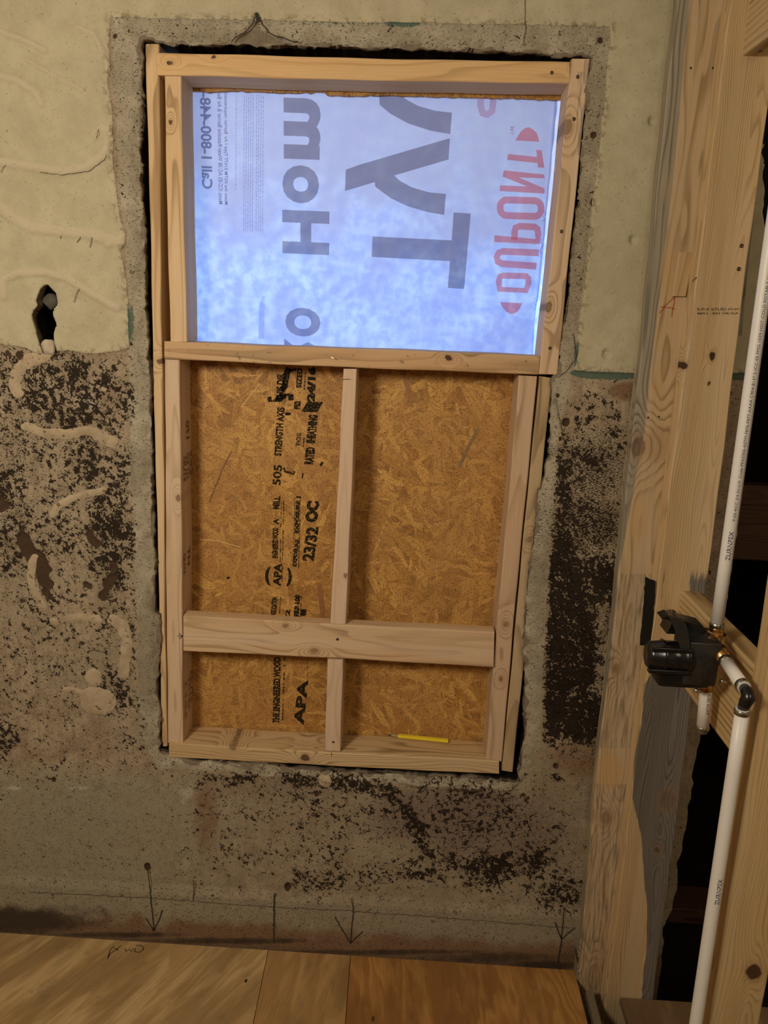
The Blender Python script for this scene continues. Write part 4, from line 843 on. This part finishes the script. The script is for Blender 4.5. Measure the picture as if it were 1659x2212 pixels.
for (x0, x1, yb, yt, n) in ((509, 511, 410, 205, 1), (526, 545, 500, 205, 5), (553, 567, 500, 205, 4)):
    for k in range(n):
        xx = x0 + (x1 - x0) * k / max(1, n - 1); y_ = yb
        while y_ > yt:
            l = rng.uniform(2, 9); parts.append(pstroke([(xx - (yb - y_) * -0.006, y_), (xx - (yb - y_) * -0.006, max(yt, y_ - l))], YP, 0.0013)); y_ -= l + 2.0
v, f = join(parts); o = mk('printed_small_print', v, f, film('faint_small_print', (0.62, 0.62, 0.72), 0.05), wrap)
# handwriting in blue along the torn right edge
parts = [pstroke(s, YH - 0.001, 0.0009, 0.0004) for s in ([(1174, 455), (1180, 462), (1172, 468), (1179, 473), (1170, 478)], [(1172, 515), (1168, 522), (1173, 530), (1165, 540), (1169, 548)], [(1155, 645), (1160, 648), (1154, 655), (1158, 660)])]
M_BP = simple('blue_pen', (0.05, 0.08, 0.35), 0.6)
for v, f in parts: mk('pen_scribble', v, f, M_BP, wrap)

# ------------------------------------------------------------------ yellow carpenter's pencil on the bottom plate
zt = P(900, 1625, YF)[2]
tpz = P(700, 1624, YF - 0.005)[2]
def on_plate(px, py):
    # top face of the bottom plate rises and falls with its ends: use its level at this place
    a_, b_ = P(365, 1606, YF - 0.005), P(1078, 1645, YF - 0.005)
    z = a_[2] + (b_[2] - a_[2]) * 0.74 + 0.003; return G(px, py, z)
A, B = on_plate(838, 1590), on_plate(968, 1603)
d = (B - A); L = np.linalg.norm(d); d /= L; s = np.cross(d, [0, 0, 1.0]); s /= np.linalg.norm(s); up = np.array([0, 0, 1.0])
def pen_sec(t, w, h): c = A + d * L * t + up * 0.0038; return [c + s * w * a + up * h * b for a, b in ((-1, -.45), (-.55, -1), (.55, -1), (1, -.45), (1, .45), (.55, 1), (-.55, 1), (-1, .45))]
def pen_part(name, secs, mat, parent=None):
    V_ = [p for sct in secs for p in sct]; F_ = [(i * 8 + k, i * 8 + (k + 1) % 8, (i + 1) * 8 + (k + 1) % 8, (i + 1) * 8 + k) for i in range(len(secs) - 1) for k in range(8)] + [tuple(range(8))[::-1], tuple((len(secs) - 1) * 8 + k for k in range(8))]
    return mk(name, V_, F_, mat, parent)
pen = pen_part('carpenter_pencil', [pen_sec(0.17, .0066, .0034), pen_sec(0.19, .0072, .0037), pen_sec(0.995, .0072, .0037), pen_sec(1.0, .0066, .0033)], simple('yellow_lacquer', (0.80, 0.62, 0.03), 0.35, spec=0.5, var=0.1))
tag(pen, 'flat yellow carpenter pencil lying on the bottom plate of the frame', 'pencil')
pen_part('sharpened_wood', [pen_sec(0.055, .0028, .0018), pen_sec(0.172, .0064, .0033)], simple('cedar', (0.42, 0.27, 0.15), 0.7, var=0.4), pen)
pen_part('lead', [pen_sec(0.0, .0006, .0005), pen_sec(0.06, .0027, .0017)], simple('graphite', (0.04, 0.04, 0.045), 0.4), pen)

# ------------------------------------------------------------------ partition at the right
def kuv(TL, TR, BR, BL, y, lst):
    a_, b_, c_, d_ = P(*TL, y), P(*TR, y), P(*BR, y), P(*BL, y); L_ = np.linalg.norm((a_ + b_) / 2 - (c_ + d_) / 2); out = []
    for (px, py, r_, k_) in lst:
        p = P(px, py, y); t = (p[2] - (c_ + d_)[2] / 2) / ((a_ + b_)[2] / 2 - (c_ + d_)[2] / 2); lx = d_[0] + (a_[0] - d_[0]) * t; out.append((t * L_, p[0] - lx, r_, k_))
    return tuple(out)
QA = ((1466, -30), (1592, -30), (1325, 2340), (1222, 2340)); QB = ((1583, -30), (1692, -30), (1388, 2340), (1286, 2340))
def in_seg(x, y, pts_):     # value of a left boundary given as (y, x) knots
    return np.interp(y, [p[0] for p in pts_], [p[1] for p in pts_])
yA = -0.040
A_grey = lambda x, y, w: (0.95 * min(1.0, max(0.0, (-x + in_seg(0, y, [(0, 1490), (400, 1453), (700, 1418), (850, 1400), (930, 1392), (1000, 1380), (1100, 1362), (1250, 1334), (1400, 1322), (1700, 1282), (2100, 1252)])) / 9 + 0.5))) if w < 0.03 else 0.3
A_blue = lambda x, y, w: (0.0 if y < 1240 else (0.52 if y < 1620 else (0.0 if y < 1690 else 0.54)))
def bumpf(x, y, cx, cy, rx, ry): return math.exp(-(((x - cx) / rx) ** 2 + ((y - cy) / ry) ** 2) ** 2)
A_amb = lambda x, y, w: max(0.8 * bumpf(x, y, 1318, 1665, 34, 48), 0.62 * bumpf(x, y, 1440, 590, 20, 80), 0.7 * bumpf(x, y, 1378, 1130, 22, 60), 0.55 * bumpf(x, y, 1418, 820, 18, 50), 0.5 * bumpf(x, y, 1440, 400, 12, 60))
SA = fboard('partition_stud', (1462 + 4, -30), (1592, -30), (1325, 2340), (1222, 2340), yA, 0.036, wood('pine_partition_wall_stud', seed=13, knots=kuv(*QA, -0.040, [(1381, 962, 0.017, 0.45), (1312, 1765, 0.014, 0.3), (1244, 2072, 0.010, 0.9), (1335, 1442, 0.010, 0.2), (1430, 960, 0.02, 0.0), (1290, 2110, 0.02, 0.0)]), ring=0.0085, centre=(0.06, 0.055), warp=0.016, light=(0.62, 0.46, 0.27), dark=(0.47, 0.31, 0.15), grey=(0.36, 0.32, 0.235)), 'weathered partition stud fixed flat to the mouldy wall', 'lumber', maps={'grey': A_grey, 'blue': A_blue, 'amber': A_amb}, seed=13, wob=0.0012)
yB = -0.088
Bgrey_edge = [(1150, 1600), (1240, 1530), (1330, 1510), (1400, 1440), (1480, 1392), (1560, 1385), (1640, 1370), (1725, 1366), (1800, 1384), (1850, 1388), (1900, 1391), (1960, 1398), (2050, 1396), (2120, 1388), (2200, 1384)]
B_grey = lambda x, y, w: max(0.95 * min(1.0, max(0.0, (x - in_seg(0, y, Bgrey_edge)) / 9 + 0.5)) * (y > 1375), 0.7 * min(1.0, max(0.0, (y - 1200) / 60)) * min(1.0, max(0.0, (x - 1482) / 12))) if w < 0.02 else (0.0)
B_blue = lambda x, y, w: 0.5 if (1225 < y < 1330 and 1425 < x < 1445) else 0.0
SB = fboard('partition_stud', (1583, -30), (1692, -30), (1388, 2340), (1286, 2340), yB, 0.047, wood('pine_partition_front_stud', seed=14, knots=kuv(*QB, -0.088, [(1481, 787, 0.0058, 1.0), (1551, 770, 0.0078, 1.0), (1545, 829, 0.003, 0.9), (1450, 1730, 0.020, 0.2), (1425, 1838, 0.008, 0.5), (1370, 2180, 0.014, 0.2)]), ring=0.0042, centre=(0.10, 0.03), warp=0.016, contrast=0.6, light=(0.66, 0.47, 0.25), dark=(0.50, 0.325, 0.14), grey=(0.17, 0.16, 0.145)), 'wide honey-coloured partition stud with two dark knots beside the white pipe', 'lumber', maps={'grey': B_grey, 'blue': B_blue}, seed=14, wob=0.001)
fboard('weathered_board', (1600, -30), (1682, -30), (1603, 725), (1560, 722), yA, 0.034, wood('weathered_upper_board', seed=24, ring=0.006, light=(0.36, 0.31, 0.23), dark=(0.20, 0.17, 0.12), grey=(0.26, 0.24, 0.19)), 'short grey weathered board on the wall right of the honey-coloured stud', 'lumber', maps={'grey': lambda x, y, w: 0.8}, seed=24)
# scrap block between the two studs, with a shadow below it
fboard('scab_block', (1466, 545), (1500, 545), (1482, 640), (1451, 640), yA - 0.008, 0.0075, wood('pine_scab', seed=15, ring=0.008, light=(0.60, 0.42, 0.22), dark=(0.42, 0.27, 0.12)), 'small scrap block nailed between partition studs above red crayon mark', 'wood block', seed=15)
# black felt strip in the joint between the studs
v, f = prism_px(rough_poly([(1396, 1247), (1404, 1252), (1416, 1256), (1412, 1320), (1405, 1395), (1383, 1394), (1390, 1330)], 0.5, 8, 3), yB + 0.003, 0.006)
tag(mk('felt_strip', v, f, M_FELT), 'black felt strip stuck on the weathered stud left of the valve', 'felt strip')
lum_mark(SA, [[(1423, 677), (1437, 660), (1452, 645), (1459, 641)], [(1459, 641), (1455, 655), (1451, 684)], [(1428, 662), (1458, 668)]], yA - 0.0012, 0.0016, M_RED, 'crayon_letter', 0.0008)
lum_mark(SB, [[(1496, 609), (1499, 604), (1505, 599)]], yB - 0.0006, 0.0016, M_PEN)
def htext(parent, s, y, a, b, hpx, mat, bold=0.02, name='lumber_stamp'):
    v, f = glyphs(s, bold); lo, hi = v.min(0), v.max(0); aa = (v[:, 0] - lo[0]) / (hi[0] - lo[0]); bb = (v[:, 1] - lo[1]) / (hi[1] - lo[1])
    A_, B_ = P(*a, y), P(*b, y); Vv = A_ + np.outer(aa, B_ - A_); Vv[:, 2] += bb * hpx * MP; return mk(name, Vv, f, mat, parent)
htext(SB, 'S-P-F STUD', yB - 0.0008, (1505, 671), (1568, 671), 5, M_INKF); htext(SB, 'KD-HT', yB - 0.0008, (1572, 670), (1598, 670), 4, M_INKF); htext(SB, 'MILL 302 NLGA', yB - 0.0008, (1506, 679), (1596, 679), 4, M_INKF)
for p_ in ((1602, 531), (1596, 581)): screw(SB, *p_, yB - 0.0004, 0.004, 'nail')
for p_ in ((1400, 902), (1423, 900), (1492, 147), (1540, 147)): screw(SA, *p_, yA - 0.0004, 0.002, 'nail')

# far stud D, near the camera
yD = -0.515
DXL = 0.597
def lnX(pa_, pb_, x, z):
    A_, B_ = X(*pa_, x), X(*pb_, x); t = (z - A_[2]) / (B_[2] - A_[2]); return A_ + (B_ - A_) * t
d_top, d_bot = 2.44, 0.0
fa = P(1636, 1564, yD); fb = P(1534, 2185, yD)
slope = (fb[0] - fa[0]) / (fb[2] - fa[2])
xl = lambda z: fa[0] + slope * (z - fa[2])
SD = board('partition_stud', (xl(0.0), yD, 0.0), (xl(2.3), yD, 2.3), (xl(0.0) + 0.092, yD, 0.0), (xl(2.3) + 0.092, yD, 2.3), (0, 0.046, 0), wood('pine_partition_near_stud', seed=16, knots=((0.505, 0.066, 0.014, 0.95),), ring=0.0055, centre=(0.09, 0.05), contrast=0.5, warp=0.02, light=(0.60, 0.42, 0.20), dark=(0.44, 0.28, 0.12)), 'nearest partition stud with big round knot at the right edge', 'lumber', seed=16)
# blocking between the studs (runs towards the camera)
xk = P(1472, 1276, yB)[0]; zk = P(1472, 1276, yB)[2]
yD2 = yD + 0.046
def blocking(name, z0, z1, mat, label, x0=xk, seed=0, **kw):
    return board(name, (x0, yD2, z1), (x0, yB, z1), (x0, yD2, z0), (x0, yB, z0), (0.039, 0, 0), mat, label, 'lumber', seed=seed, **kw)
BK = blocking('blocking', zk - 0.186, zk, wood('pine_blocking', seed=17, ring=0.0125, centre=(-0.30, 0.02), warp=0.003, contrast=1.0, streak=0.4, light=(0.62, 0.43, 0.20), dark=(0.34, 0.19, 0.06)), 'deep striped blocking board holding the black shower valve', seed=17)
zt2 = P(1603, 122, yB)[2]; xt2 = P(1603, 122, yB)[0]
BU = blocking('blocking', zt2, zt2 + 0.17, wood('pine_upper_blocking', seed=18, ring=0.012, centre=(0.25, -0.03), contrast=0.9, light=(0.60, 0.42, 0.20), dark=(0.34, 0.19, 0.07), knots=()), 'upper blocking board at the top right corner with dark underside', x0=xt2, seed=18)
c_ = X(1606 + 0, 118, xt2)
v, f = tube_geo([np.array([xt2 + 0.02, yB - 0.03, zt2 - 0.0008]), np.array([xt2 + 0.02, yB - 0.03, zt2 + 0.001])], 0.004, 12); mk('nail', v, f, M_SCREW, BU)
cs = np.array([xk + 0.022, yB - 0.018, zk]); v, f = tube_geo([cs, cs + [0, 0, 0.0012]], 0.0035, 12); mk('screw', v, f, M_STEEL, BK)
# sole strip beside the floor edge
box('sole_strip', (s3a[0] + 0.016, -1.2, -0.018), (s3a[0] + 0.034, -0.078, 0.001), wood('sole_wood', seed=19, light=(0.20, 0.16, 0.10), dark=(0.12, 0.09, 0.05)))
tag(bpy.data.objects['sole_strip'], 'dark wooden strip on the floor along the foot of the partition', 'lumber')
# timbers in the void
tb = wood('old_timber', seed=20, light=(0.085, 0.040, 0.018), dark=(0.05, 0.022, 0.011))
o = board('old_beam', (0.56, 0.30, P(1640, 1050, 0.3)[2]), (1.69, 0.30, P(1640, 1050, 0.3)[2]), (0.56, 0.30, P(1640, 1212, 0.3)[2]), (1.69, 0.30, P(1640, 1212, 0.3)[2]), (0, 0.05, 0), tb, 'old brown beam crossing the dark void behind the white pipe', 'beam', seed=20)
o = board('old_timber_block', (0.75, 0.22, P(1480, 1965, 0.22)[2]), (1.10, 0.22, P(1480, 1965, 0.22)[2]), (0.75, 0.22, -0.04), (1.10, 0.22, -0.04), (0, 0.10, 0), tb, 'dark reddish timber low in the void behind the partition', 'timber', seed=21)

# ------------------------------------------------------------------ pipes and the shower valve
XP = 0.572; RP = 0.0111
def pex(name, pts_, label, cat='pipe', r=RP): 
    o = tube(name, pts_, r, M_PEX, None, 24); return tag(o, label, cat)
def ring(parent, c, ax, r=RP + 0.0014, l=0.010, mat=None, name='crimp_ring'):
    c = np.array(c, float); ax = np.array(ax, float) / np.linalg.norm(ax)
    prof = [(-.5, r * .93), (-.42, r), (-.1, r), (0, r * 1.03), (.1, r), (.42, r), (.5, r * .93)]
    return tube(name, [c + ax * l * t for t, _ in prof], [q_ for _, q_ in prof], mat or M_RING, parent, 24)
yV = X(1548, 1352, XP)[1]                       # plane of the riser, at the valve
zV = X(1548, 1352, XP)[2]
rt = P(1648, 640, yV); rb = np.array([XP, yV, zV]); dr = (rt - rb) / (rt[2] - rb[2]); rtop = rb + dr * (2.44 - rb[2])
riser = pex('riser_pipe', [rb + (rtop - rb) * t for t in np.linspace(0, 1, 12)], 'long white pipe with blue printing rising past the wide knotted stud')
ring(riser, rb + dr * 0.002, dr)
# printing wrapped on the pipe
def wrap_text(parent, s, base, dirv, t0, t1, ang0, hgt_, mat, r=RP + 0.0003, bold=0.01):
    v, f = glyphs(s, bold); lo, hi = v.min(0), v.max(0); a = (v[:, 0] - lo[0]) / (hi[0] - lo[0]); b = (v[:, 1] - lo[1]) / (hi[1] - lo[1])
    out = []
    for aa, bb in zip(a, b):
        c = base + dirv * (t0 + (t1 - t0) * aa); th = ang0 - (bb - 0.5) * hgt_ / r; out.append(c + r * np.array([math.cos(th), math.sin(th), 0]))
    return mk('pipe_printing', out, f, mat, parent)
# angle: direction to the camera is about -y and -x
AC = math.radians(-98)
M_BLUEINK = simple('blue_ink', (0.03, 0.035, 0.10), 0.6)
def tz(py): return P(0 + 1580, py, yV)[2] - rb[2]
def tpx(py):     # param along riser for a photo height
    lo_, hi_ = 0.0, 1.4
    for _ in range(40):
        m_ = (lo_ + hi_) / 2
        if to_px(rb + dr * m_)[1] > py: lo_ = m_
        else: hi_ = m_
    return lo_
wrap_text(riser, 'ZURNPEX', rb, dr, tpx(1207), tpx(1145), AC, 0.0075, M_BLUEINK, bold=0.006)
wrap_text(riser, 'P-03-4ICC 3/4 IN U.P. Code-PEX5306-ASTM F876-F877-AAAA C904-B137.5-ICC-ES PMG 1039-HOT-COLD POTABLE WATER-ANR @-160PSI @ 73F', rb, dr, tpx(1122), tpx(455), AC + 0.15, 0.0058, M_BLUEINK, bold=0.0)
# tail pipe going back into the stud, and near pipe with elbow
zc_ = X(1475, 1372, XP)[2]
pin = P(1446, 1332, yB); pin2 = np.array([pin[0], yB + 0.02, pin[2]])
e1 = X(1608, 1486, XP); e0 = X(1566, 1426, XP)
vb = np.array([XP - 0.002, yV, (e0[2] + zV) / 2 - 0.012])           # valve body centre
tail = pex('supply_pipe', [pin2, pin + (vb - pin) * 0.15, pin + (vb - pin) * 0.8], 'short white pipe from the drilled stud into back of valve')
# splintered hole round it
V_, F_ = [], []
for k in range(18):
    a_ = 2 * math.pi * k / 18; 
    r1, r2 = 0.0128, 0.0155 + 0.003 * rng.random() ; V_ += [pin + np.array([math.cos(a_) * r1, -0.0006, math.sin(a_) * r1]), pin + np.array([math.cos(a_) * r2, -0.0008 - 0.002 * rng.random(), math.sin(a_) * r2])]
F_ = [(2 * k, 2 * k + 1, (2 * k + 3) % 36, (2 * k + 2) % 36) for k in range(18)]
mk('drilled_hole_rim', V_, F_, simple('hole_shadow_wood', (0.06, 0.035, 0.015), 0.9), SB)
for k in range(7):
    a_ = rng.uniform(1.4, 3.6); r2 = 0.015; c0 = pin + np.array([math.cos(a_) * r2, -0.001, math.sin(a_) * r2]); c1_ = c0 + np.array([math.cos(a_) * rng.uniform(.004, .013), -rng.uniform(.002, .006), math.sin(a_) * 0.004 + rng.uniform(-.003, .003)])
    v, f = tube_geo([c0, (c0 + c1_) / 2 + [0, -0.001, 0.001], c1_], [0.0009, 0.0007, 0.0002], 5); mk('splinter', v, f, simple('splinter_wood', (0.55, 0.40, 0.22), 0.7) if k == 0 else bpy.data.materials['splinter_wood'], SB)
dn = np.array([0, -1.0, 0]); 
near0 = np.array([XP, e0[1], e0[2]]); near1 = np.array([XP, e1[1], e1[2]])
nd = (near1 - near0) / np.linalg.norm(near1 - near0)
near = pex('supply_pipe', [near0, near1], 'short white pipe between brass valve port and the black elbow')
ring(near, near0 + nd * 0.006, nd); ring(near, near1 - nd * 0.006, nd)
elb0 = near1; el_c = near1 + nd * 0.014; drop0 = X(1611, 1512, XP) ; 
dp0 = P(1604, 1530, el_c[1]); dp1 = P(1500, 2230, el_c[1]); ddr = (dp1 - dp0) / np.linalg.norm(dp1 - dp0)
kn = el_c + nd * 0.006
elbow = tube('pipe_elbow', [elb0 - nd * 0.002, el_c, kn + np.array([0, 0, -0.006]), (kn + dp0) / 2, dp0 + ddr * 0.004], [0.0085, 0.0105, 0.0115, 0.0105, 0.0085], M_BLK, None, 18)
tag(elbow, 'black plastic elbow joining the short pipe to the downward pipe', 'pipe fitting')
dlen = (dp0[2] - 0.0) / -ddr[2]
drop = pex('drop_pipe', [dp0 + ddr * dlen * t for t in np.linspace(0, 1, 10)], 'white pipe dropping to the floor beside the nearest stud')
ring(drop, dp0 + ddr * 0.006, ddr)
def tpx2(py):
    lo_, hi_ = 0.0, dlen
    for _ in range(40):
        m_ = (lo_ + hi_) / 2
        if to_px(dp0 + ddr * m_)[1] < py: lo_ = m_
        else: hi_ = m_
    return lo_
wrap_text(drop, 'ZURNPEX', dp0, ddr, tpx2(1945), tpx2(1890), AC + 0.2, 0.0075, M_BLUEINK, bold=0.006)
# stub below the valve, capped
sb0 = np.array([XP, X(1524, 1490, XP)[1], X(1524, 1490, XP)[2]]); sb1 = np.array([XP - 0.002, sb0[1], X(1515, 1578, XP)[2]])
yq = sb0[1]; q0_ = P(1526, 1480, yq); q1_ = P(1517, 1578, yq)
stubp = pex('stub_pipe', [q0_ + (q1_ - q0_) * -0.35, q1_], 'short white pipe stub hanging below the black valve, capped')
sdv = (q1_ - q0_) / np.linalg.norm(q1_ - q0_); ring(stubp, q1_ - sdv * 0.006, sdv); tube('end_cap', [q1_ - sdv * 0.001, q1_ + sdv * 0.004, q1_ + sdv * 0.005], [RP * .9, RP * .85, RP * .5], M_RING, stubp, 20)
wrap_text(stubp, 'ASTM F876', q0_, sdv, 0.055, 0.012, AC + 0.35, 0.006, M_BLUEINK, bold=0.0)

# shower valve: brass body with a black plaster guard
body = tube('shower_valve', [vb + [0, 0, -0.045], vb + [0, 0, -0.02], vb + [0, 0, 0.02], rb + [0, 0, -0.022]], [0.014, 0.020, 0.020, 0.012], M_BRASS, None, 20)
tag(body, 'black plastic and brass shower valve mounted on the striped blocking', 'valve')
# brass ports
tube('brass_port', [rb - dr * 0.034, rb - dr * 0.030, rb - dr * 0.012, rb - dr * 0.010, rb - dr * 0.004], [0.0150, 0.0145, 0.0145, 0.0125, 0.0125], M_BRASS, body, 8, smooth=False)
tube('brass_port', [rb - dr * 0.010, rb - dr * 0.007, rb - dr * 0.004, rb], [0.0118, 0.0134, 0.0118, 0.0122], M_BRASS, body, 20)
tube('brass_port', [near0 - nd * 0.035, near0 - nd * 0.018, near0 - nd * 0.016, near0], [0.0145, 0.0145, 0.0118, 0.0118], M_BRASS, body, 20)
tube('brass_port', [q0_ - sdv * 0.02, q0_ + sdv * 0.010], 0.0122, M_BRASS, body, 20)
def gb(px0, py0, px1, py1, y0, y1, dz=0):   # box from two photo corners on plane y0, reaching y1
    a_, b_ = P(px0, py0, y0), P(px1, py1, y0); lo = np.minimum(a_, b_); hi = np.maximum(a_, b_); lo[1], hi[1] = min(y0, y1), max(y0, y1); return lo, hi
def rbox(name, lo, hi, r, mat, parent, taper=0.0):
    import bmesh
    bm = bmesh.new(); v, f = box_geo(lo, hi); vs = [bm.verts.new(p) for p in v]; [bm.faces.new([vs[i] for i in q_]) for q_ in f]
    if taper:
        cz = (lo[2] + hi[2]) / 2
        for q_ in bm.verts:
            if q_.co.z < cz: q_.co.x += (lo[0] + (hi[0] - lo[0]) * taper - lo[0]) if q_.co.x < (lo[0] + hi[0]) / 2 else -(hi[0] - lo[0]) * taper * 0.3
    bmesh.ops.bevel(bm, geom=list(bm.edges) + list(bm.verts), offset=r, segments=3, affect='EDGES', profile=0.5)
    bm.normal_update(); V_ = [tuple(q_.co) for q_ in bm.verts]; bm.verts.index_update(); F_ = [tuple(q_.index for q_ in fc.verts) for fc in bm.faces]; bm.free()
    return mk(name, V_, F_, mat, parent, smooth=True)
yg = yV - 0.045
lo, hi = gb(1488, 1385, 1547, 1486, yg, yg + 0.075); rbox('guard_housing', lo, hi, 0.006, M_BLKD, body)
lo, hi = gb(1412, 1438, 1538, 1492, yg + 0.004, yg + 0.07); rbox('guard_cup', lo, hi, 0.008, M_BLK, body, 0.12)
# barrel of the guard, pointing into the room
cbx = P(1484, 1418, yg + 0.02); cex = P(1394, 1414, yg + 0.02); ax = (cex - cbx); al = np.linalg.norm(ax); ax /= al
R0 = 0.028
tube('guard_barrel', [cbx, cbx + ax * al * .06, cbx + ax * al * .10, cbx + ax * al * .55, cbx + ax * al * .60, cbx + ax * al * .64, cbx + ax * al * .88, cbx + ax * al * .97, cbx + ax * al], [R0 * 1.05, R0 * 1.12, R0 * .98, R0 * .98, R0 * 1.08, R0 * .96, R0 * .90, R0 * .72, R0 * .45], M_BLK, body, 28)
for dz_ in (0.021, -0.021):
    lo = cbx + ax * al * .98 + np.array([0, -0.006 - 0.02, dz_ - 0.0035]); hi = cbx + np.array([0, 0.006 - 0.02, dz_ + 0.0035]); lo, hi = np.minimum(lo, hi), np.maximum(lo, hi); rbox('guard_rib', lo, hi, 0.0015, M_BLK, body)
# upper fins and the clip
def slab(name, pxs, y0, dep, mat): v, f = prism_px(pxs, y0, dep); return mk(name, v, f, mat, body)
slab('guard_fin', [(1440, 1369), (1452, 1346), (1470, 1340), (1520, 1353), (1521, 1371), (1500, 1372)], yg + 0.012, 0.040, M_BLK)
slab('guard_fin', [(1478, 1371), (1520, 1374), (1548, 1386), (1547, 1390), (1484, 1384)], yg - 0.002, 0.075, M_BLK)
slab('guard_fin', [(1429, 1336), (1445, 1330), (1462, 1334), (1452, 1340)], yg + 0.03, 0.03, M_BLK)
slab('guard_fin', [(1546, 1387), (1562, 1398), (1556, 1402), (1544, 1399)], yg + 0.005, 0.05, M_BLK)
sp = [(1447, 1334), (1456, 1350), (1463, 1366), (1469, 1386), (1474, 1398)]; V_, F_ = [], []
def strap(ptsL, ptsR, y0, dep):
    n = len(ptsL); V_ = [P(*p, y0) for p in ptsL] + [P(*p, y0) for p in ptsR]; V_ += [q_ + np.array([0, dep, 0]) for q_ in V_]
    F_ = []
    for i in range(n - 1): F_ += [(i, i + 1, n + i + 1, n + i), (2 * n + i + 1, 2 * n + i, 3 * n + i, 3 * n + i + 1), (i + 1, i, 2 * n + i, 2 * n + i + 1), (n + i, n + i + 1, 3 * n + i + 1, 3 * n + i)]
    F_ += [(0, n, 3 * n, 2 * n), (n - 1, 3 * n - 1, 4 * n - 1, 2 * n - 1)]; return V_, F_
v, f = strap([(1445, 1332), (1453, 1346), (1459, 1362), (1463, 1380), (1470, 1397), (1472, 1410)], [(1474, 1338), (1482, 1350), (1486, 1364), (1489, 1382), (1490, 1398), (1491, 1412)], yg - 0.004, 0.008); mk('guard_strap', v, f, M_BLKD, body)
tube('valve_stem', [P(1540, 1415, yg + 0.02), P(1568, 1418, yg + 0.02)], 0.0095, M_BLK, body, 16)
for c_px in ((1556, 1470), (1500, 1490)):
    c_ = P(*c_px, yg + 0.02); tube('mounting_screw', [c_, c_ + [0.012, 0.0, -0.003]], [0.004, 0.003], M_STEEL, body, 10)

# chunk of stone in the hole, offcuts of plaster
def rock(name, c, r, mat, label, cat, seed):
    import bmesh
    bm = bmesh.new(); bmesh.ops.create_icosphere(bm, subdivisions=3, radius=1.0); rr_ = np.random.default_rng(seed); dirs = rr_.normal(size=(9, 3)); dirs /= np.linalg.norm(dirs, axis=1)[:, None]
    V_ = []
    for q_ in bm.verts:
        n_ = np.array(q_.co); k_ = min(1.0, 0.78 / max(0.3, (dirs @ n_).max())); V_.append(np.array(c) + n_ * k_ * np.array(r))
    bm.verts.index_update(); F_ = [tuple(q_.index for q_ in fc.verts) for fc in bm.faces]; bm.free(); return tag(mk(name, V_, F_, mat), label, cat)
rock('plaster_chunk', P(106, 751, 0.006), (0.018, 0.012, 0.020), simple('pale_stone', (0.50, 0.42, 0.31), 0.9, bump=0.5, var=0.4), 'pale plaster chunk lodged at the bottom of hole in the wall', 'plaster chunk', 3)
rock('masonry_chunk', P(112, 652, 0.022), (0.020, 0.015, 0.018), simple('dark_stone', (0.10, 0.085, 0.065), 0.9, bump=0.5, var=0.4), 'dark masonry lump inside the upper part of hole in wall', 'masonry chunk', 5)

for base, grp in (('plywood_sheet', 'plywood sheets of the floor'), ('partition_stud', 'studs of the partition at the right'), ('strand_board', 'strand board pieces behind the window frame'), ('jack_stud', 'jack studs of the window frame'), ('outer_stud', 'outer studs of the window frame'), ('cripple_stud', 'centre cripple studs of the window frame'), ('blocking', 'blocking boards between the partition studs'), ('supply_pipe', 'short supply pipes at the valve')):
    for ob in COL.objects:
        if ob.parent is None and ob.name.split('.')[0] == base: ob['group'] = grp
